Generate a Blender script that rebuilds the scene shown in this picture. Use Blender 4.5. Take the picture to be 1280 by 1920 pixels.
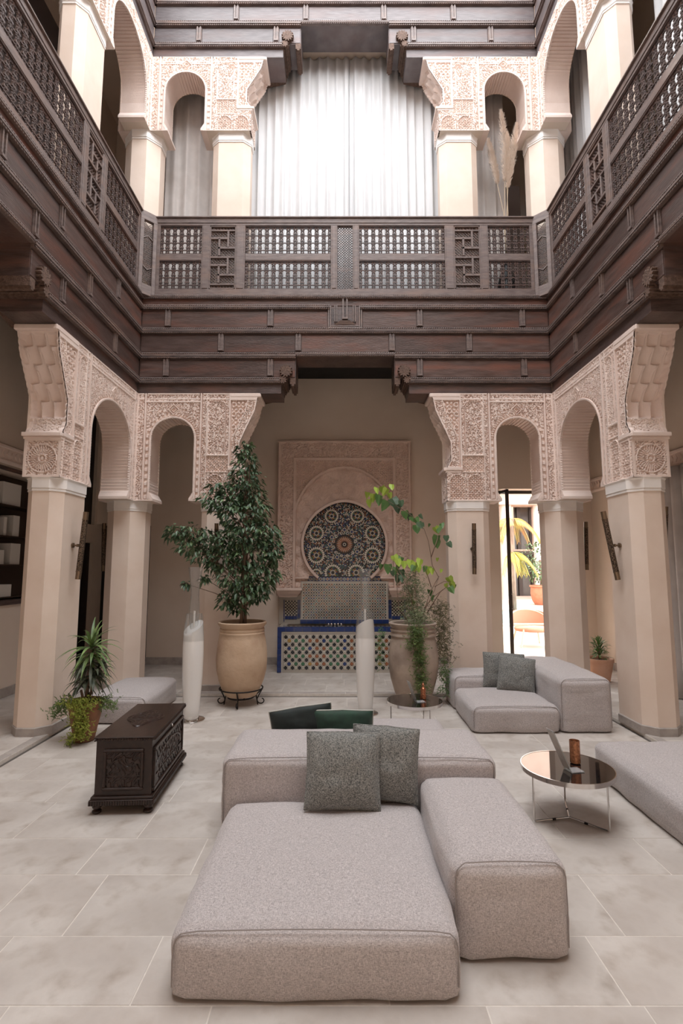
import bpy, bmesh, math, random
import numpy as np
from mathutils import Vector, Matrix, noise
random.seed(7); np.random.seed(7)
PI = math.pi
S = bpy.context.scene
COL = S.collection
for o in list(bpy.data.objects): bpy.data.objects.remove(o)

# ------------------------------------------------------------------ camera, sky, sun, exposure
FPX = 960.0
PITCH = math.atan(105.0/FPX)
CAMH = 1.8
cam = bpy.data.cameras.new('camera'); camo = bpy.data.objects.new('camera', cam); COL.objects.link(camo)
cam.sensor_fit = 'HORIZONTAL'; cam.sensor_width = 24.0; cam.lens = 24.0*FPX/1280.0
camo.location = (0, 0, CAMH); camo.rotation_euler = (PI/2+PITCH, 0, 0)
cam.clip_start = 0.05; cam.clip_end = 200
S.camera = camo

W = bpy.data.worlds.new('sky'); S.world = W; W.use_nodes = True
nt = W.node_tree; bgn = nt.nodes['Background']
bgn.inputs['Color'].default_value = (0.965, 0.975, 1.0, 1); bgn.inputs['Strength'].default_value = 6.2

sun = bpy.data.lights.new('sun', 'SUN'); suno = bpy.data.objects.new('sun', sun); COL.objects.link(suno)
sun.energy = 5.0; sun.angle = math.radians(1.0); sun.color = (1.0, 0.93, 0.84)
suno.rotation_euler = (math.radians(-28), math.radians(0), math.radians(6)); suno.location = (0, 12, 16)

port = bpy.data.lights.new('roof_opening', 'AREA'); porto = bpy.data.objects.new('roof_opening', port); COL.objects.link(porto)
port.shape = 'RECTANGLE'; port.size = 6.2; port.size_y = 7.9; port.cycles.is_portal = True
porto.location = (0.065, 3.6, 12.15)

S.view_settings.view_transform = 'Standard'; S.view_settings.look = 'None'
S.view_settings.gamma = 1.0; S.view_settings.use_curve_mapping = False
S.view_settings.exposure = 0.40
S.cycles.max_bounces = 14; S.cycles.diffuse_bounces = 8; S.cycles.glossy_bounces = 6
S.cycles.transmission_bounces = 10; S.cycles.transparent_max_bounces = 12
S.cycles.caustics_reflective = False; S.cycles.caustics_refractive = False

# pixel ray helpers used only to work out where a thing stands
def ray(u, v):
    x = (u-640)/FPX; y = (960-v)/FPX
    return (x, math.cos(PITCH)-y*math.sin(PITCH), math.sin(PITCH)+y*math.cos(PITCH))
def aty(u, v, y):
    r = ray(u, v); t = y/r[1]; return (r[0]*t, y, CAMH+r[2]*t)

# ------------------------------------------------------------------ materials
MATS = {}
def mat(name, c, c2=None, rough=0.6, metal=0.0, scale=8.0, bump=0.0, bscale=60.0, detail=4.0, stretch=(1,1,1), rnd=0.0,
        trans=0.0, ior=1.45, sheen=0.0, spec=0.5, lo=0.35, hi=0.65, coat=0.0, alpha=1.0, sss=0.0, c3=None, s3=3.0):
    if name in MATS: return MATS[name]
    m = bpy.data.materials.new(name); m.use_nodes = True; MATS[name] = m
    n = m.node_tree; N = n.nodes; L = n.links; b = N['Principled BSDF']
    b.inputs['Roughness'].default_value = rough; b.inputs['Metallic'].default_value = metal
    b.inputs['Transmission Weight'].default_value = trans; b.inputs['IOR'].default_value = ior
    b.inputs['Sheen Weight'].default_value = sheen; b.inputs['Specular IOR Level'].default_value = spec
    b.inputs['Coat Weight'].default_value = coat; b.inputs['Alpha'].default_value = alpha
    tc = N.new('ShaderNodeTexCoord'); mp = N.new('ShaderNodeMapping'); L.new(tc.outputs['Object'], mp.inputs['Vector'])
    mp.inputs['Scale'].default_value = stretch
    out = None
    col = (*c, 1)
    if c2 is not None:
        nz = N.new('ShaderNodeTexNoise'); nz.inputs['Scale'].default_value = scale; nz.inputs['Detail'].default_value = detail
        L.new(mp.outputs[0], nz.inputs['Vector'])
        mr = N.new('ShaderNodeMapRange'); mr.inputs[1].default_value = lo; mr.inputs[2].default_value = hi
        L.new(nz.outputs[0], mr.inputs[0])
        mx = N.new('ShaderNodeMix'); mx.data_type = 'RGBA'
        mx.inputs[6].default_value = col; mx.inputs[7].default_value = (*c2, 1)
        L.new(mr.outputs[0], mx.inputs[0]); out = mx.outputs[2]
    if c3 is not None:
        nz = N.new('ShaderNodeTexNoise'); nz.inputs['Scale'].default_value = s3; nz.inputs['Detail'].default_value = 5
        L.new(mp.outputs[0], nz.inputs['Vector'])
        mr = N.new('ShaderNodeMapRange'); mr.inputs[1].default_value = .48; mr.inputs[2].default_value = .72
        L.new(nz.outputs[0], mr.inputs[0])
        mx = N.new('ShaderNodeMix'); mx.data_type = 'RGBA'
        L.new(out, mx.inputs[6]); mx.inputs[7].default_value = (*c3, 1)
        L.new(mr.outputs[0], mx.inputs[0]); out = mx.outputs[2]
    if rnd > 0:
        oi = N.new('ShaderNodeObjectInfo'); mr = N.new('ShaderNodeMapRange')
        mr.inputs[3].default_value = 1-rnd; mr.inputs[4].default_value = 1+rnd
        L.new(oi.outputs['Random'], mr.inputs[0])
        hs = N.new('ShaderNodeHueSaturation'); L.new(mr.outputs[0], hs.inputs['Value'])
        if out: L.new(out, hs.inputs['Color'])
        else: hs.inputs['Color'].default_value = col
        out = hs.outputs[0]
    if out: L.new(out, b.inputs['Base Color'])
    else: b.inputs['Base Color'].default_value = col
    if bump > 0:
        nz = N.new('ShaderNodeTexNoise'); nz.inputs['Scale'].default_value = bscale; nz.inputs['Detail'].default_value = 4
        L.new(mp.outputs[0], nz.inputs['Vector'])
        bp = N.new('ShaderNodeBump'); bp.inputs['Strength'].default_value = bump; bp.inputs['Distance'].default_value = 0.01
        L.new(nz.outputs[0], bp.inputs['Height']); L.new(bp.outputs[0], b.inputs['Normal'])
    return m

def fabric(name, c, c2, sc=260.0, lo=.38, hi=.62, bump=.35):
    if name in MATS: return MATS[name]
    m = bpy.data.materials.new(name); m.use_nodes = True; MATS[name] = m
    N = m.node_tree.nodes; L = m.node_tree.links; b = N['Principled BSDF']
    b.inputs['Roughness'].default_value = .95; b.inputs['Sheen Weight'].default_value = .25; b.inputs['Specular IOR Level'].default_value = .15
    tc = N.new('ShaderNodeTexCoord'); outs = []
    for st in ((.25, 1, 1), (1, .25, 1), (1, 1, .3)):
        mp = N.new('ShaderNodeMapping'); mp.inputs['Scale'].default_value = st; L.new(tc.outputs['Object'], mp.inputs[0])
        nz = N.new('ShaderNodeTexNoise'); nz.inputs['Scale'].default_value = sc; nz.inputs['Detail'].default_value = 2
        L.new(mp.outputs[0], nz.inputs['Vector']); outs.append(nz.outputs[0])
    a = N.new('ShaderNodeMath'); L.new(outs[0], a.inputs[0]); L.new(outs[1], a.inputs[1])
    a2 = N.new('ShaderNodeMath'); L.new(a.outputs[0], a2.inputs[0]); L.new(outs[2], a2.inputs[1])
    a3 = N.new('ShaderNodeMath'); a3.operation = 'MULTIPLY'; L.new(a2.outputs[0], a3.inputs[0]); a3.inputs[1].default_value = 1/3
    mr = N.new('ShaderNodeMapRange'); mr.inputs[1].default_value = lo; mr.inputs[2].default_value = hi; L.new(a3.outputs[0], mr.inputs[0])
    mx = N.new('ShaderNodeMix'); mx.data_type = 'RGBA'; mx.inputs[6].default_value = (*c2, 1); mx.inputs[7].default_value = (*c, 1)
    L.new(mr.outputs[0], mx.inputs[0]); L.new(mx.outputs[2], b.inputs['Base Color'])
    bp = N.new('ShaderNodeBump'); bp.inputs['Strength'].default_value = bump; bp.inputs['Distance'].default_value = .003
    L.new(a3.outputs[0], bp.inputs['Height']); L.new(bp.outputs[0], b.inputs['Normal'])
    return m

M_plaster = mat('plaster_column', (.75, .615, .515), (.81, .685, .59), .75, scale=2.5, bump=.08, bscale=25)
M_wall = mat('plaster_wall', (.70, .60, .51), (.74, .645, .555), .8, scale=1.6, bump=.08, bscale=20)
M_white = mat('white_lime_paint', (.90, .87, .84), (.85, .82, .79), .6, scale=6)
M_stucco = mat('carved_stucco', (.82, .70, .635), (.76, .63, .565), .85, scale=4, bump=.25, bscale=120)
M_stucco2 = mat('pink_stucco', (.70, .55, .475), (.64, .50, .43), .85, scale=5, bump=.3, bscale=120)
M_plinth = mat('grey_stone_plinth', (.33, .29, .265), (.42, .375, .34), .6, scale=9, bump=.2, bscale=50)
M_slab = mat('limestone_slab', (.46, .41, .37), (.60, .555, .51), .5, scale=3.0, bump=.12, bscale=40, rnd=.05, c3=(.40, .345, .30), s3=6.0, detail=8)
M_grout = mat('pale_grout', (.72, .67, .61), (.64, .59, .53), .9, scale=30)
M_wood = mat('dark_cedar', (.066, .045, .041), (.11, .080, .073), .34, scale=5, bump=.35, bscale=30, stretch=(1, 1, 6), c3=(.16, .085, .065), s3=1.3)
M_wood_panel = mat('cedar_panel', (.072, .042, .034), (.115, .076, .066), .36, scale=3, bump=.3, bscale=14, stretch=(1, 1, 7), rnd=.28, c3=(.17, .070, .048), s3=.9, detail=7)
M_wood_light = mat('worn_cedar', (.125, .092, .083), (.195, .152, .14), .4, scale=6, bump=.3, bscale=30, stretch=(1, 1, 5), c3=(.20, .135, .11), s3=1.5)
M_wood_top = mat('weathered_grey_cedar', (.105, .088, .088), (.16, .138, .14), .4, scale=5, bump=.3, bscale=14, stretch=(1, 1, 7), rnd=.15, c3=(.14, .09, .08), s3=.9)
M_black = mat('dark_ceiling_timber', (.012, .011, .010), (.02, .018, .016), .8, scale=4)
M_oldwood = mat('rough_brown_timber', (.09, .055, .04), (.16, .10, .075), .8, scale=30, bump=.8, bscale=60)
M_chest = mat('polished_dark_walnut', (.022, .012, .009), (.036, .019, .014), .32, scale=6, bump=.15, bscale=60, stretch=(5, 1, 5))
M_sofa = fabric('grey_melange_fabric', (.62, .57, .56), (.29, .262, .256), 300)
M_tweed = fabric('tweed_cushion_fabric', (.34, .338, .315), (.05, .056, .056), 300, .42, .58, .6)
M_velvet = mat('bottle_green_velvet', (.012, .055, .03), (.008, .035, .02), .7, scale=20, sheen=.6)
M_velvet2 = mat('black_green_velvet', (.010, .020, .018), (.008, .014, .013), .7, scale=20, sheen=.5)
M_pipe = mat('pale_piping', (.5, .5, .46), rough=.8)
M_seam = mat('grey_seam_thread', (.30, .27, .26), rough=.9)
M_curtain = mat('sheer_white_curtain', (.70, .71, .72), (.66, .67, .68), .8, scale=3)
M_curtain2 = mat('grey_linen_curtain', (.58, .55, .53), (.52, .49, .47), .85, scale=5)
M_chrome = mat('polished_steel', (.72, .70, .68), rough=.12, metal=1)
M_bronze = mat('perforated_bronze', (.20, .14, .095), (.035, .025, .018), .42, metal=.8, scale=110, bump=1.0, bscale=110, lo=.45, hi=.55, detail=1)
M_bronze2 = mat('plain_bronze', (.22, .16, .11), rough=.35, metal=.9)
M_blackglass = mat('black_glass', (.006, .006, .007), rough=.03, coat=1.0)
M_iron = mat('black_iron', (.02, .017, .016), rough=.5, metal=.6)
def thin_glass(name, c, ior=1.45, rough=.02, body=0.0, cap=.35):
    m = bpy.data.materials.new(name); m.use_nodes = True; N = m.node_tree.nodes; L = m.node_tree.links
    for q in list(N):
        if q.type == 'BSDF_PRINCIPLED': N.remove(q)
    out = [q for q in N if q.type == 'OUTPUT_MATERIAL'][0]
    tr = N.new('ShaderNodeBsdfTransparent'); tr.inputs[0].default_value = (*c, 1)
    gl = N.new('ShaderNodeBsdfGlossy'); gl.inputs['Roughness'].default_value = rough
    df = N.new('ShaderNodeBsdfDiffuse'); df.inputs[0].default_value = (.8, .8, .8, 1)
    m0 = N.new('ShaderNodeMixShader'); m0.inputs[0].default_value = body; L.new(tr.outputs[0], m0.inputs[1]); L.new(df.outputs[0], m0.inputs[2])
    fr = N.new('ShaderNodeLayerWeight'); fr.inputs[0].default_value = .28
    mu = N.new('ShaderNodeMath'); mu.operation = 'MULTIPLY'; mu.inputs[1].default_value = cap; L.new(fr.outputs[0], mu.inputs[0]); mx = N.new('ShaderNodeMixShader'); L.new(mu.outputs[0], mx.inputs[0]); L.new(m0.outputs[0], mx.inputs[1]); L.new(gl.outputs[0], mx.inputs[2]); L.new(mx.outputs[0], out.inputs[0])
    return m
M_glass = thin_glass('clear_glass', (.975, .98, .98), body=.04)
M_acrylic = thin_glass('clear_acrylic', (.95, .97, .97), body=.25, cap=.5)
M_copper = mat('hammered_copper', (.60, .27, .15), (.35, .14, .08), .22, metal=1, scale=50, bump=.5, bscale=90)
M_amber = mat('amber_copper_glass', (.55, .25, .13), (.32, .14, .07), .2, metal=.6, scale=70, bump=.4, bscale=120)
M_wax = mat('white_wax', (.85, .82, .75), rough=.5)
M_steelframe = mat('brown_steel_frame', (.055, .042, .036), rough=.5, metal=.4)
M_clay = mat('sandy_clay', (.52, .37, .25), (.60, .45, .32), .8, scale=3.5, bump=.35, bscale=25, c3=(.38, .24, .16), s3=2.5)
M_clay2 = mat('greyed_clay', (.36, .28, .225), (.46, .37, .30), .7, scale=4, bump=.35, bscale=22, c3=(.24, .185, .15), s3=3)
M_terra = mat('terracotta', (.55, .27, .15), (.62, .33, .2), .75, scale=5)
M_terra2 = mat('mossy_terracotta', (.28, .12, .06), (.20, .10, .05), .7, scale=9, bump=.3)
M_soil = mat('potting_soil', (.03, .02, .015), (.05, .035, .025), .95, scale=30, bump=.8)
M_bark = mat('pale_bark', (.16, .10, .07), (.24, .17, .12), .85, scale=18, bump=.5, stretch=(1, 1, .2))
M_leafd = mat('dark_ficus_leaf', (.045, .085, .045), (.09, .15, .075), .42, scale=3.5)
M_leafm = mat('mid_green_leaf', (.06, .14, .04), (.14, .25, .07), .45, scale=5)
M_leafl = mat('lime_green_leaf', (.28, .42, .05), (.42, .52, .10), .45, scale=8)
M_fern = mat('fern_green', (.07, .12, .03), (.16, .22, .06), .6, scale=10)
M_moss = mat('yellow_green_moss', (.20, .25, .03), (.33, .36, .06), .7, scale=12)
M_drac = mat('dracaena_leaf', (.10, .17, .06), (.22, .32, .11), .45, scale=12, rnd=.25)
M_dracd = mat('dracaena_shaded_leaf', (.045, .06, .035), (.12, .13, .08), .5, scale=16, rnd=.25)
M_pampas = mat('pampas_plume', (.80, .70, .61), (.86, .78, .70), .95, scale=20)
M_stem = mat('dry_stem', (.55, .44, .32), rough=.8)
TILE = [mat('zellige_'+n, c, rough=.18, coat=.3) for n, c in (('black', (.020, .022, .026)), ('blue', (.022, .045, .16)), ('white', (.62, .58, .50)),
        ('green', (.05, .16, .085)), ('brown', (.30, .11, .05)), ('teal', (.08, .20, .20)), ('grout', (.42, .38, .33)), ('yellow', (.42, .26, .08)))]
T_BLACK, T_BLUE, T_WHITE, T_GREEN, T_BROWN, T_TEAL, T_GROUT, T_YEL = range(8)
def white_lamp():
    m = mat('frosted_white_glass', (.84, .83, .81), rough=.25, coat=.6); return m
M_lamp = white_lamp()

# ------------------------------------------------------------------ mesh helpers
ORG = {}
class MB:
    def __init__(s): s.v = []; s.f = []; s.m = []
    def add(s, v, f, m=0):
        b = len(s.v); s.v += [tuple(p) for p in v]; s.f += [tuple(b+i for i in q) for q in f]; s.m += [m]*len(f)
    def box(s, x0, x1, y0, y1, z0, z1, m=0):
        v = [(x, y, z) for z in (z0, z1) for y in (y0, y1) for x in (x0, x1)]
        s.add(v, [(0,2,3,1), (4,5,7,6), (0,1,5,4), (2,6,7,3), (0,4,6,2), (1,3,7,5)], m)
    def grid(s, P, m=0, closeu=False, closev=False):          # P[i][j]
        n = len(P); k = len(P[0]); b = len(s.v)
        for r in P: s.v += [tuple(p) for p in r]
        for i in range(n if closeu else n-1):
            for j in range(k if closev else k-1):
                s.f.append((b+i*k+j, b+i*k+(j+1) % k, b+((i+1) % n)*k+(j+1) % k, b+((i+1) % n)*k+j)); s.m.append(m)
    def lathe(s, prof, c=(0,0,0), seg=24, m=0, cap=True, fn=None):
        P = []
        for (r, z) in prof:
            P.append([(c[0]+r*math.cos(2*PI*j/seg), c[1]+r*math.sin(2*PI*j/seg), c[2]+z) for j in range(seg)])
        b = len(s.v); s.grid(P, m, closev=True)
        if cap:
            s.f.append(tuple(b+seg-1-j for j in range(seg))); s.m.append(m)
            e = b+(len(prof)-1)*seg; s.f.append(tuple(e+j for j in range(seg))); s.m.append(m)
    def tube(s, pts, rad, seg=6, m=0, cap=True):
        pts = [Vector(p) for p in pts]; n = len(pts)
        if not hasattr(rad, '__len__'): rad = [rad]*n
        P = []; up = None
        for i in range(n):
            t = (pts[min(i+1, n-1)]-pts[max(i-1, 0)]).normalized()
            if up is None:
                up = t.orthogonal().normalized()
            up = (up - t*up.dot(t)).normalized(); w = t.cross(up)
            P.append([pts[i]+(up*math.cos(2*PI*j/seg)+w*math.sin(2*PI*j/seg))*rad[i] for j in range(seg)])
        b = len(s.v); s.grid(P, m, closev=True)
        if cap:
            s.f.append(tuple(b+seg-1-j for j in range(seg))); s.m.append(m)
            e = b+(n-1)*seg; s.f.append(tuple(e+j for j in range(seg))); s.m.append(m)
    def prism(s, poly, fn, d0, d1, m=0):                       # poly of (a,b); fn(a,b,d)->xyz
        n = len(poly); v = [fn(a, b, d0) for a, b in poly]+[fn(a, b, d1) for a, b in poly]
        s.add(v, [tuple(range(n))[::-1], tuple(range(n, 2*n))]+[(i, (i+1) % n, n+(i+1) % n, n+i) for i in range(n)], m)
    def build(s, name, mats, parent=None, smooth=False, kind=None, fix=True, bevel=0, off=None):
        me = bpy.data.meshes.new(name)
        o0 = Vector(ORG.get(parent.name, (0,0,0))) if parent else None
        V = np.array(s.v, dtype=float)
        if off is not None: o0 = Vector(off)
        if o0 is None:
            mn = V.min(0); mx = V.max(0); o0 = Vector(((mn[0]+mx[0])/2, (mn[1]+mx[1])/2, mn[2]))
        V = V-np.array(o0)
        me.from_pydata(V.tolist(), [], s.f)
        if not isinstance(mats, (list, tuple)): mats = [mats]
        for m_ in mats: me.materials.append(m_)
        if len(mats) > 1: me.polygons.foreach_set('material_index', s.m)
        if fix:
            bm = bmesh.new(); bm.from_mesh(me); bmesh.ops.recalc_face_normals(bm, faces=bm.faces)
            if bevel: bmesh.ops.bevel(bm, geom=bm.edges[:], offset=bevel, segments=1, affect='EDGES', clamp_overlap=True)
            bm.to_mesh(me); bm.free()
        if smooth:
            me.polygons.foreach_set('use_smooth', [True]*len(me.polygons))
            if smooth != True:
                me.set_sharp_from_angle(angle=math.radians(smooth))
        me.update()
        o = bpy.data.objects.new(name, me); COL.objects.link(o)
        if parent: o.parent = parent; ORG[o.name] = tuple(o0) if off is None else tuple(off)
        else: o.location = o0
        if kind: o['kind'] = kind
        return o
def tag(o, label=None, cat=None, group=None, kind=None):
    if label: o['label'] = label
    if cat: o['category'] = cat
    if group: o['group'] = group
    if kind: o['kind'] = kind
    return o
def thing(name, label, cat, loc=(0,0,0), group=None, kind=None):
    o = bpy.data.objects.new(name, None); COL.objects.link(o); o.location = loc; ORG[o.name] = tuple(loc)
    o.empty_display_size = .1
    return tag(o, label, cat, group, kind)
def inst(me, name, parent, loc, rot=None, scale=None):
    o = bpy.data.objects.new(name, me); COL.objects.link(o); o.parent = parent
    p = ORG.get(parent.name, (0,0,0)); o.location = (loc[0]-p[0], loc[1]-p[1], loc[2]-p[2])
    if rot is not None: o.rotation_euler = rot
    if scale is not None: o.scale = scale
    return o
def copy_tree(o, parent=None):
    c = o.copy(); COL.objects.link(c); c.parent = parent
    for ch in list(o.children): copy_tree(ch, c)
    return c

# ------------------------------------------------------------------ plan
X0 = 0.055; HW = 3.17; YB = 7.6; YF = -0.4; LX = 2*HW; LY = YB-YF
GZ = 0.04                                   # gallery floor
GX0, GX1, GY0, GY1 = X0-4.68, X0+4.68, -2.4, 9.65
# module frames: s runs from the corner along the wall, n points into the courtyard
def T_back(s, n, z): return (X0-HW+s, YB-n, z)
def T_left(s, n, z): return (X0-HW+n, YB-s, z)
def T_right(s, n, z): return (X0+HW-n, YB-s, z)
def T_front(s, n, z): return (X0-HW+s, YF+n, z)
def rev(T, L): return lambda s, n, z: T(L-s, n, z)
# ------------------------------------------------------------------ floor
fl = MB(); fl.box(GX0-.5, GX1, GY0, GY1+.38, -.2, -.0014); fl.box(GX0-.5, GX0, GY0, GY1+.38, -.05, GZ); fl.box(GX0, GX1, GY1, GY1+.38, -.05, GZ)
# raised gallery bed around the court
K = .21
for b in ((GX0, GX1, YB-K+.06, GY1), (GX0, X0-HW-.01+K*.0, YF, YB-K+.06), (X0+HW+.01, GX1, YF, YB-K+.06)):
    fl.box(b[0], b[1], b[2], b[3], -.05, GZ-.0014)
floor = fl.build('floor', M_grout, None, kind='structure', off=(0, 0, 0)); ORG[floor.name] = (0, 0, 0)
def slab(x0, x1, y0, y1, z, jit=.0012):
    b = MB(); g = .0035; h = .004+random.uniform(-jit, jit)*.5
    b.box(x0+g, x1-g, y0+g, y1-g, z-.03, z+h-.004)
    o = b.build('stone_slab', M_slab, floor, off=((x0+x1)/2, (y0+y1)/2, z)); o.location = ((x0+x1)/2, (y0+y1)/2, z)
rows = [-.4, .05, .5, 1.0, 1.45, 1.9, 2.327, 2.731, 3.238, 3.646, 4.18, 4.591, 5.095, 5.577, 6.026, 6.487, 6.93, YB-K+.055]
fixed = {5: [-2.1, -1.37, -.536, .598, 1.25], 6: [-2.35, -1.609, -.876, .2, 1.198, 2.05], 7: [-2.5, -1.8, -1.376, .45, 1.397, 2.3], 8: [-2.3, -1.57, -.893, .3, 1.1, 1.95],
         9: [-2.2, -1.37, -.5, .6, 1.5, 2.4]}
xl, xr = X0-HW-.01, X0+HW+.01
for i in range(len(rows)-1):
    if i in fixed: xs = fixed[i]
    else:
        xs = []; x = xl+random.uniform(.35, .9)
        while x < xr-.3: xs.append(x); x += random.uniform(.6, 1.05)
    xs = [xl]+xs+[xr]
    for a, b_ in zip(xs[:-1], xs[1:]): slab(a, b_, rows[i], rows[i+1], 0)
def gal(x0, x1, y0, y1, w=.75, r=.42):
    y = y0
    while y < y1-.05:
        y2 = min(y+r, y1); 
        if y1-y2 < .15: y2 = y1
        x = x0; 
        while x < x1-.05:
            x2 = min(x+random.uniform(.7, 1.1)*w, x1)
            if x1-x2 < .25: x2 = x1
            slab(x, x2, y, y2, GZ); x = x2
        y = y2
gal(GX0, GX1, YB-K+.06+.1, GY1, .8, .42)
gal(GX0, X0-HW-.11, 1.0, YB-K+.16, .75, .5); gal(X0+HW+.11, GX1, 1.0, YB-K+.16, .75, .5)
# kerb stones along the edge of the gallery
def kerb(x0, x1, y0, y1):
    b = MB(); b.box(x0+.003, x1-.003, y0+.003, y1-.003, -.02, GZ+.002); o = b.build('kerb_stone', M_plinth, floor, bevel=.004, off=((x0+x1)/2, (y0+y1)/2, 0)); o.location = ((x0+x1)/2, (y0+y1)/2, 0)
yk = YB-K+.06
for i in range(8): kerb(xl+i*(xr-xl)/8, xl+(i+1)*(xr-xl)/8, yk, yk+.1)
for i in range(8):
    a = 1.0+i*(yk+.1-1.0)/8; b_ = 1.0+(i+1)*(yk+.1-1.0)/8
    kerb(xl-.1, xl, a, b_); kerb(xr, xr+.1, a, b_)

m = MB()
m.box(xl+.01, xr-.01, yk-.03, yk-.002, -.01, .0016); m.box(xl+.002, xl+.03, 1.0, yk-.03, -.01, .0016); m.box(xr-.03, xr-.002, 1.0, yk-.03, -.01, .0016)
m.build('groove_shade_strip', mat('groove_shade', (.10, .085, .075), rough=.8), floor, off=(0, 0, 0))  # flat dark strip along the kerb, groove shade put into its colour
# ------------------------------------------------------------------ outer walls, gallery ceilings, upper floor, roof
def struct(name, mb, m, **k): o = mb.build(name, m, None, kind='structure', **k); return o
wb = MB()
DX0, DX1, DZ = 2.985, 4.05, 3.30                          # patio doorway
LDX0, LDX1, LDZ = GX0-.01, -3.60, 2.62                    # dark doorway at the left end of the back wall
wb.box(LDX1, DX0, GY1, GY1+.35, 0, 5.5); wb.box(DX1, GX1+.3, GY1, GY1+.35, 0, 5.5)
wb.box(DX0, DX1, GY1, GY1+.35, DZ, 5.5); wb.box(GX0-.3, LDX1, GY1, GY1+.35, LDZ, 5.5)
struct('wall_back', wb, M_wall)
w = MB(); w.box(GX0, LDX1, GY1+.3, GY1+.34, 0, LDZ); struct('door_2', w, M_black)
# left wall: glazed cabinet window, dark door near the corner
w = MB(); WY0, WY1, WZ0, WZ1 = 5.2, 8.25, 1.36, 3.14; DY0, DY1 = 8.45, 9.55
w.box(GX0-.3, GX0, GY0, WY0, 0, 5.5); w.box(GX0-.3, GX0, WY0, WY1, 0, WZ0); w.box(GX0-.3, GX0, WY0, WY1, WZ1, 5.5)
w.box(GX0-.3, GX0, WY1, DY0, 0, 5.5); w.box(GX0-.3, GX0, DY0, DY1, 2.26, 2.60); w.box(GX0-.3, GX0, DY1, GY1, 0, 5.5); w.box(GX0-.3, GX0, DY0, DY1, 4.9, 5.5)
w.box(GX0-.45, GX0-.3, DY0-.2, DY1+.2, 0, 5.5)
w.box(GX0-.45, GX0, GY1, GY1+.36, 0, 5.5)
struct('wall_left', w, M_wall)
dd = MB(); dd.box(GX0-.12, GX0-.06, DY0, DY1, GZ, 2.26); dd.box(GX0-.12, GX0-.06, DY0, DY1, 2.6, 4.9)
for y in (DY0+.06, DY0+.38, DY0+.7):
    for z0, z1 in ((.2, 1.0), (1.1, 2.1), (2.75, 3.7), (3.8, 4.75)): dd.box(GX0-.07, GX0-.045, y, y+.26, z0, z1)
struct('door_3', dd, mat('black_brown_door', (.018, .012, .010), rough=.5))
w = MB(); w.box(GX1, GX1+.3, GY0, GY1, 0, 5.5); struct('wall_right', w, M_wall)
w = MB(); w.box(GX0-.3, GX1+.3, GY0-.3, GY0, 0, 11.2); struct('wall_front', w, M_wall)
# upper outer walls (set back further than below at the rear)
w = MB(); w.box(GX0-.3, GX1+.3, GY1+.01, GY1+.35, 5.5, 11.2); struct('wall_back_upper', w, M_wall)
w = MB(); w.box(GX0-.3, GX0, GY0, GY1, 5.5, 11.2); struct('wall_left_upper', w, M_wall)
w = MB(); w.box(GX1, GX1+.3, GY0, GY1, 5.5, 11.2); struct('wall_right_upper', w, M_wall)
def ring(name, z0, z1, m, inner=.0, kind='structure'):
    r = MB(); a = X0-HW-inner; b = X0+HW+inner; c = YF-inner; d = YB+inner
    r.box(GX0-.3, a, GY0-.3, GY1+.35, z0, z1); r.box(b, GX1+.3, GY0-.3, GY1+.35, z0, z1)
    r.box(a, b, d, GY1+.35, z0, z1); r.box(a, b, GY0-.3, c, z0, z1); return struct(name, r, m)
ring('ceiling', 5.47, 5.6, M_black, .30)
ring('floor_upper', 5.6, 5.95, M_plinth, .3)
ring('ceiling_upper', 10.9, 11.05, M_wall, .42)
ring('roof', 12.05, 12.35, M_wall, .02)
# skirting
def skirt(n, x0, x1, y0, y1, h=.13):
    b = MB(); b.box(x0, x1, y0, y1, GZ, GZ+h); struct(n, b, M_plinth, bevel=.004)
skirt('baseboard_back', LDX1, -1.10, GY1-.02, GY1); skirt('baseboard_back', 1.24, DX0, GY1-.02, GY1); skirt('baseboard_back', DX1, GX1, GY1-.02, GY1)
skirt('baseboard_left', GX0, GX0+.02, 2, DY0); skirt('baseboard_right', GX1-.02, GX1, 2, GY1)
# left glazed cabinet: shelves and white boxes
sh = thing('wall_cabinet', 'dark glazed shelf cabinet set into the left gallery wall, white boxes inside', 'cabinet', (GX0-.15, 6.7, WZ0))
b = MB(); b.box(GX0-.42, GX0-.30, WY0, WY1, WZ0, WZ1); b.build('back_board', mat('cabinet_brown', (.045, .026, .018), rough=.5), sh)
for k, z in enumerate((1.40, 1.85, 2.25, 2.68)):
    b = MB(); b.box(GX0-.3, GX0-.02, WY0, WY1, z-.012, z); b.build('shelf', mat('cabinet_brown', (0, 0, 0)), sh)
b = MB(); b.box(GX0-.04, GX0+.03, WY0, WY1, WZ0-.07, WZ0); b.build('sill', M_wood, sh, bevel=.008)
b = MB(); b.box(GX0-.02, GX0+.03, WY0, WY1, WZ1, WZ1+.05); b.build('head_rail', M_wood, sh, bevel=.008)
lab = ['thick white box lying on the lowest shelf of the dark wall cabinet', 'pale upright box on the second shelf of the dark wall cabinet', 'white book stood on the second cabinet shelf',
       'pale box on the third shelf of the dark wall cabinet', 'narrow white book beside the box on the third cabinet shelf', 'wide white box on the top shelf of the dark wall cabinet']
for k, (y, w_, z, h_) in enumerate(((7.22, .25, 1.40, .17), (7.38, .22, 1.85, .30), (7.08, .12, 1.85, .20), (7.36, .14, 2.25, .30), (7.12, .06, 2.25, .26), (7.22, .40, 2.68, .32))):
    b = MB(); b.box(GX0-.26, GX0-.06, y-w_/2, y+w_/2, z, z+h_)
    tag(b.build('display_box', mat('matt_white_card', (.62, .60, .56), rough=.8), bevel=.004), lab[k], 'box', 'boxes in the wall cabinet')
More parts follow.
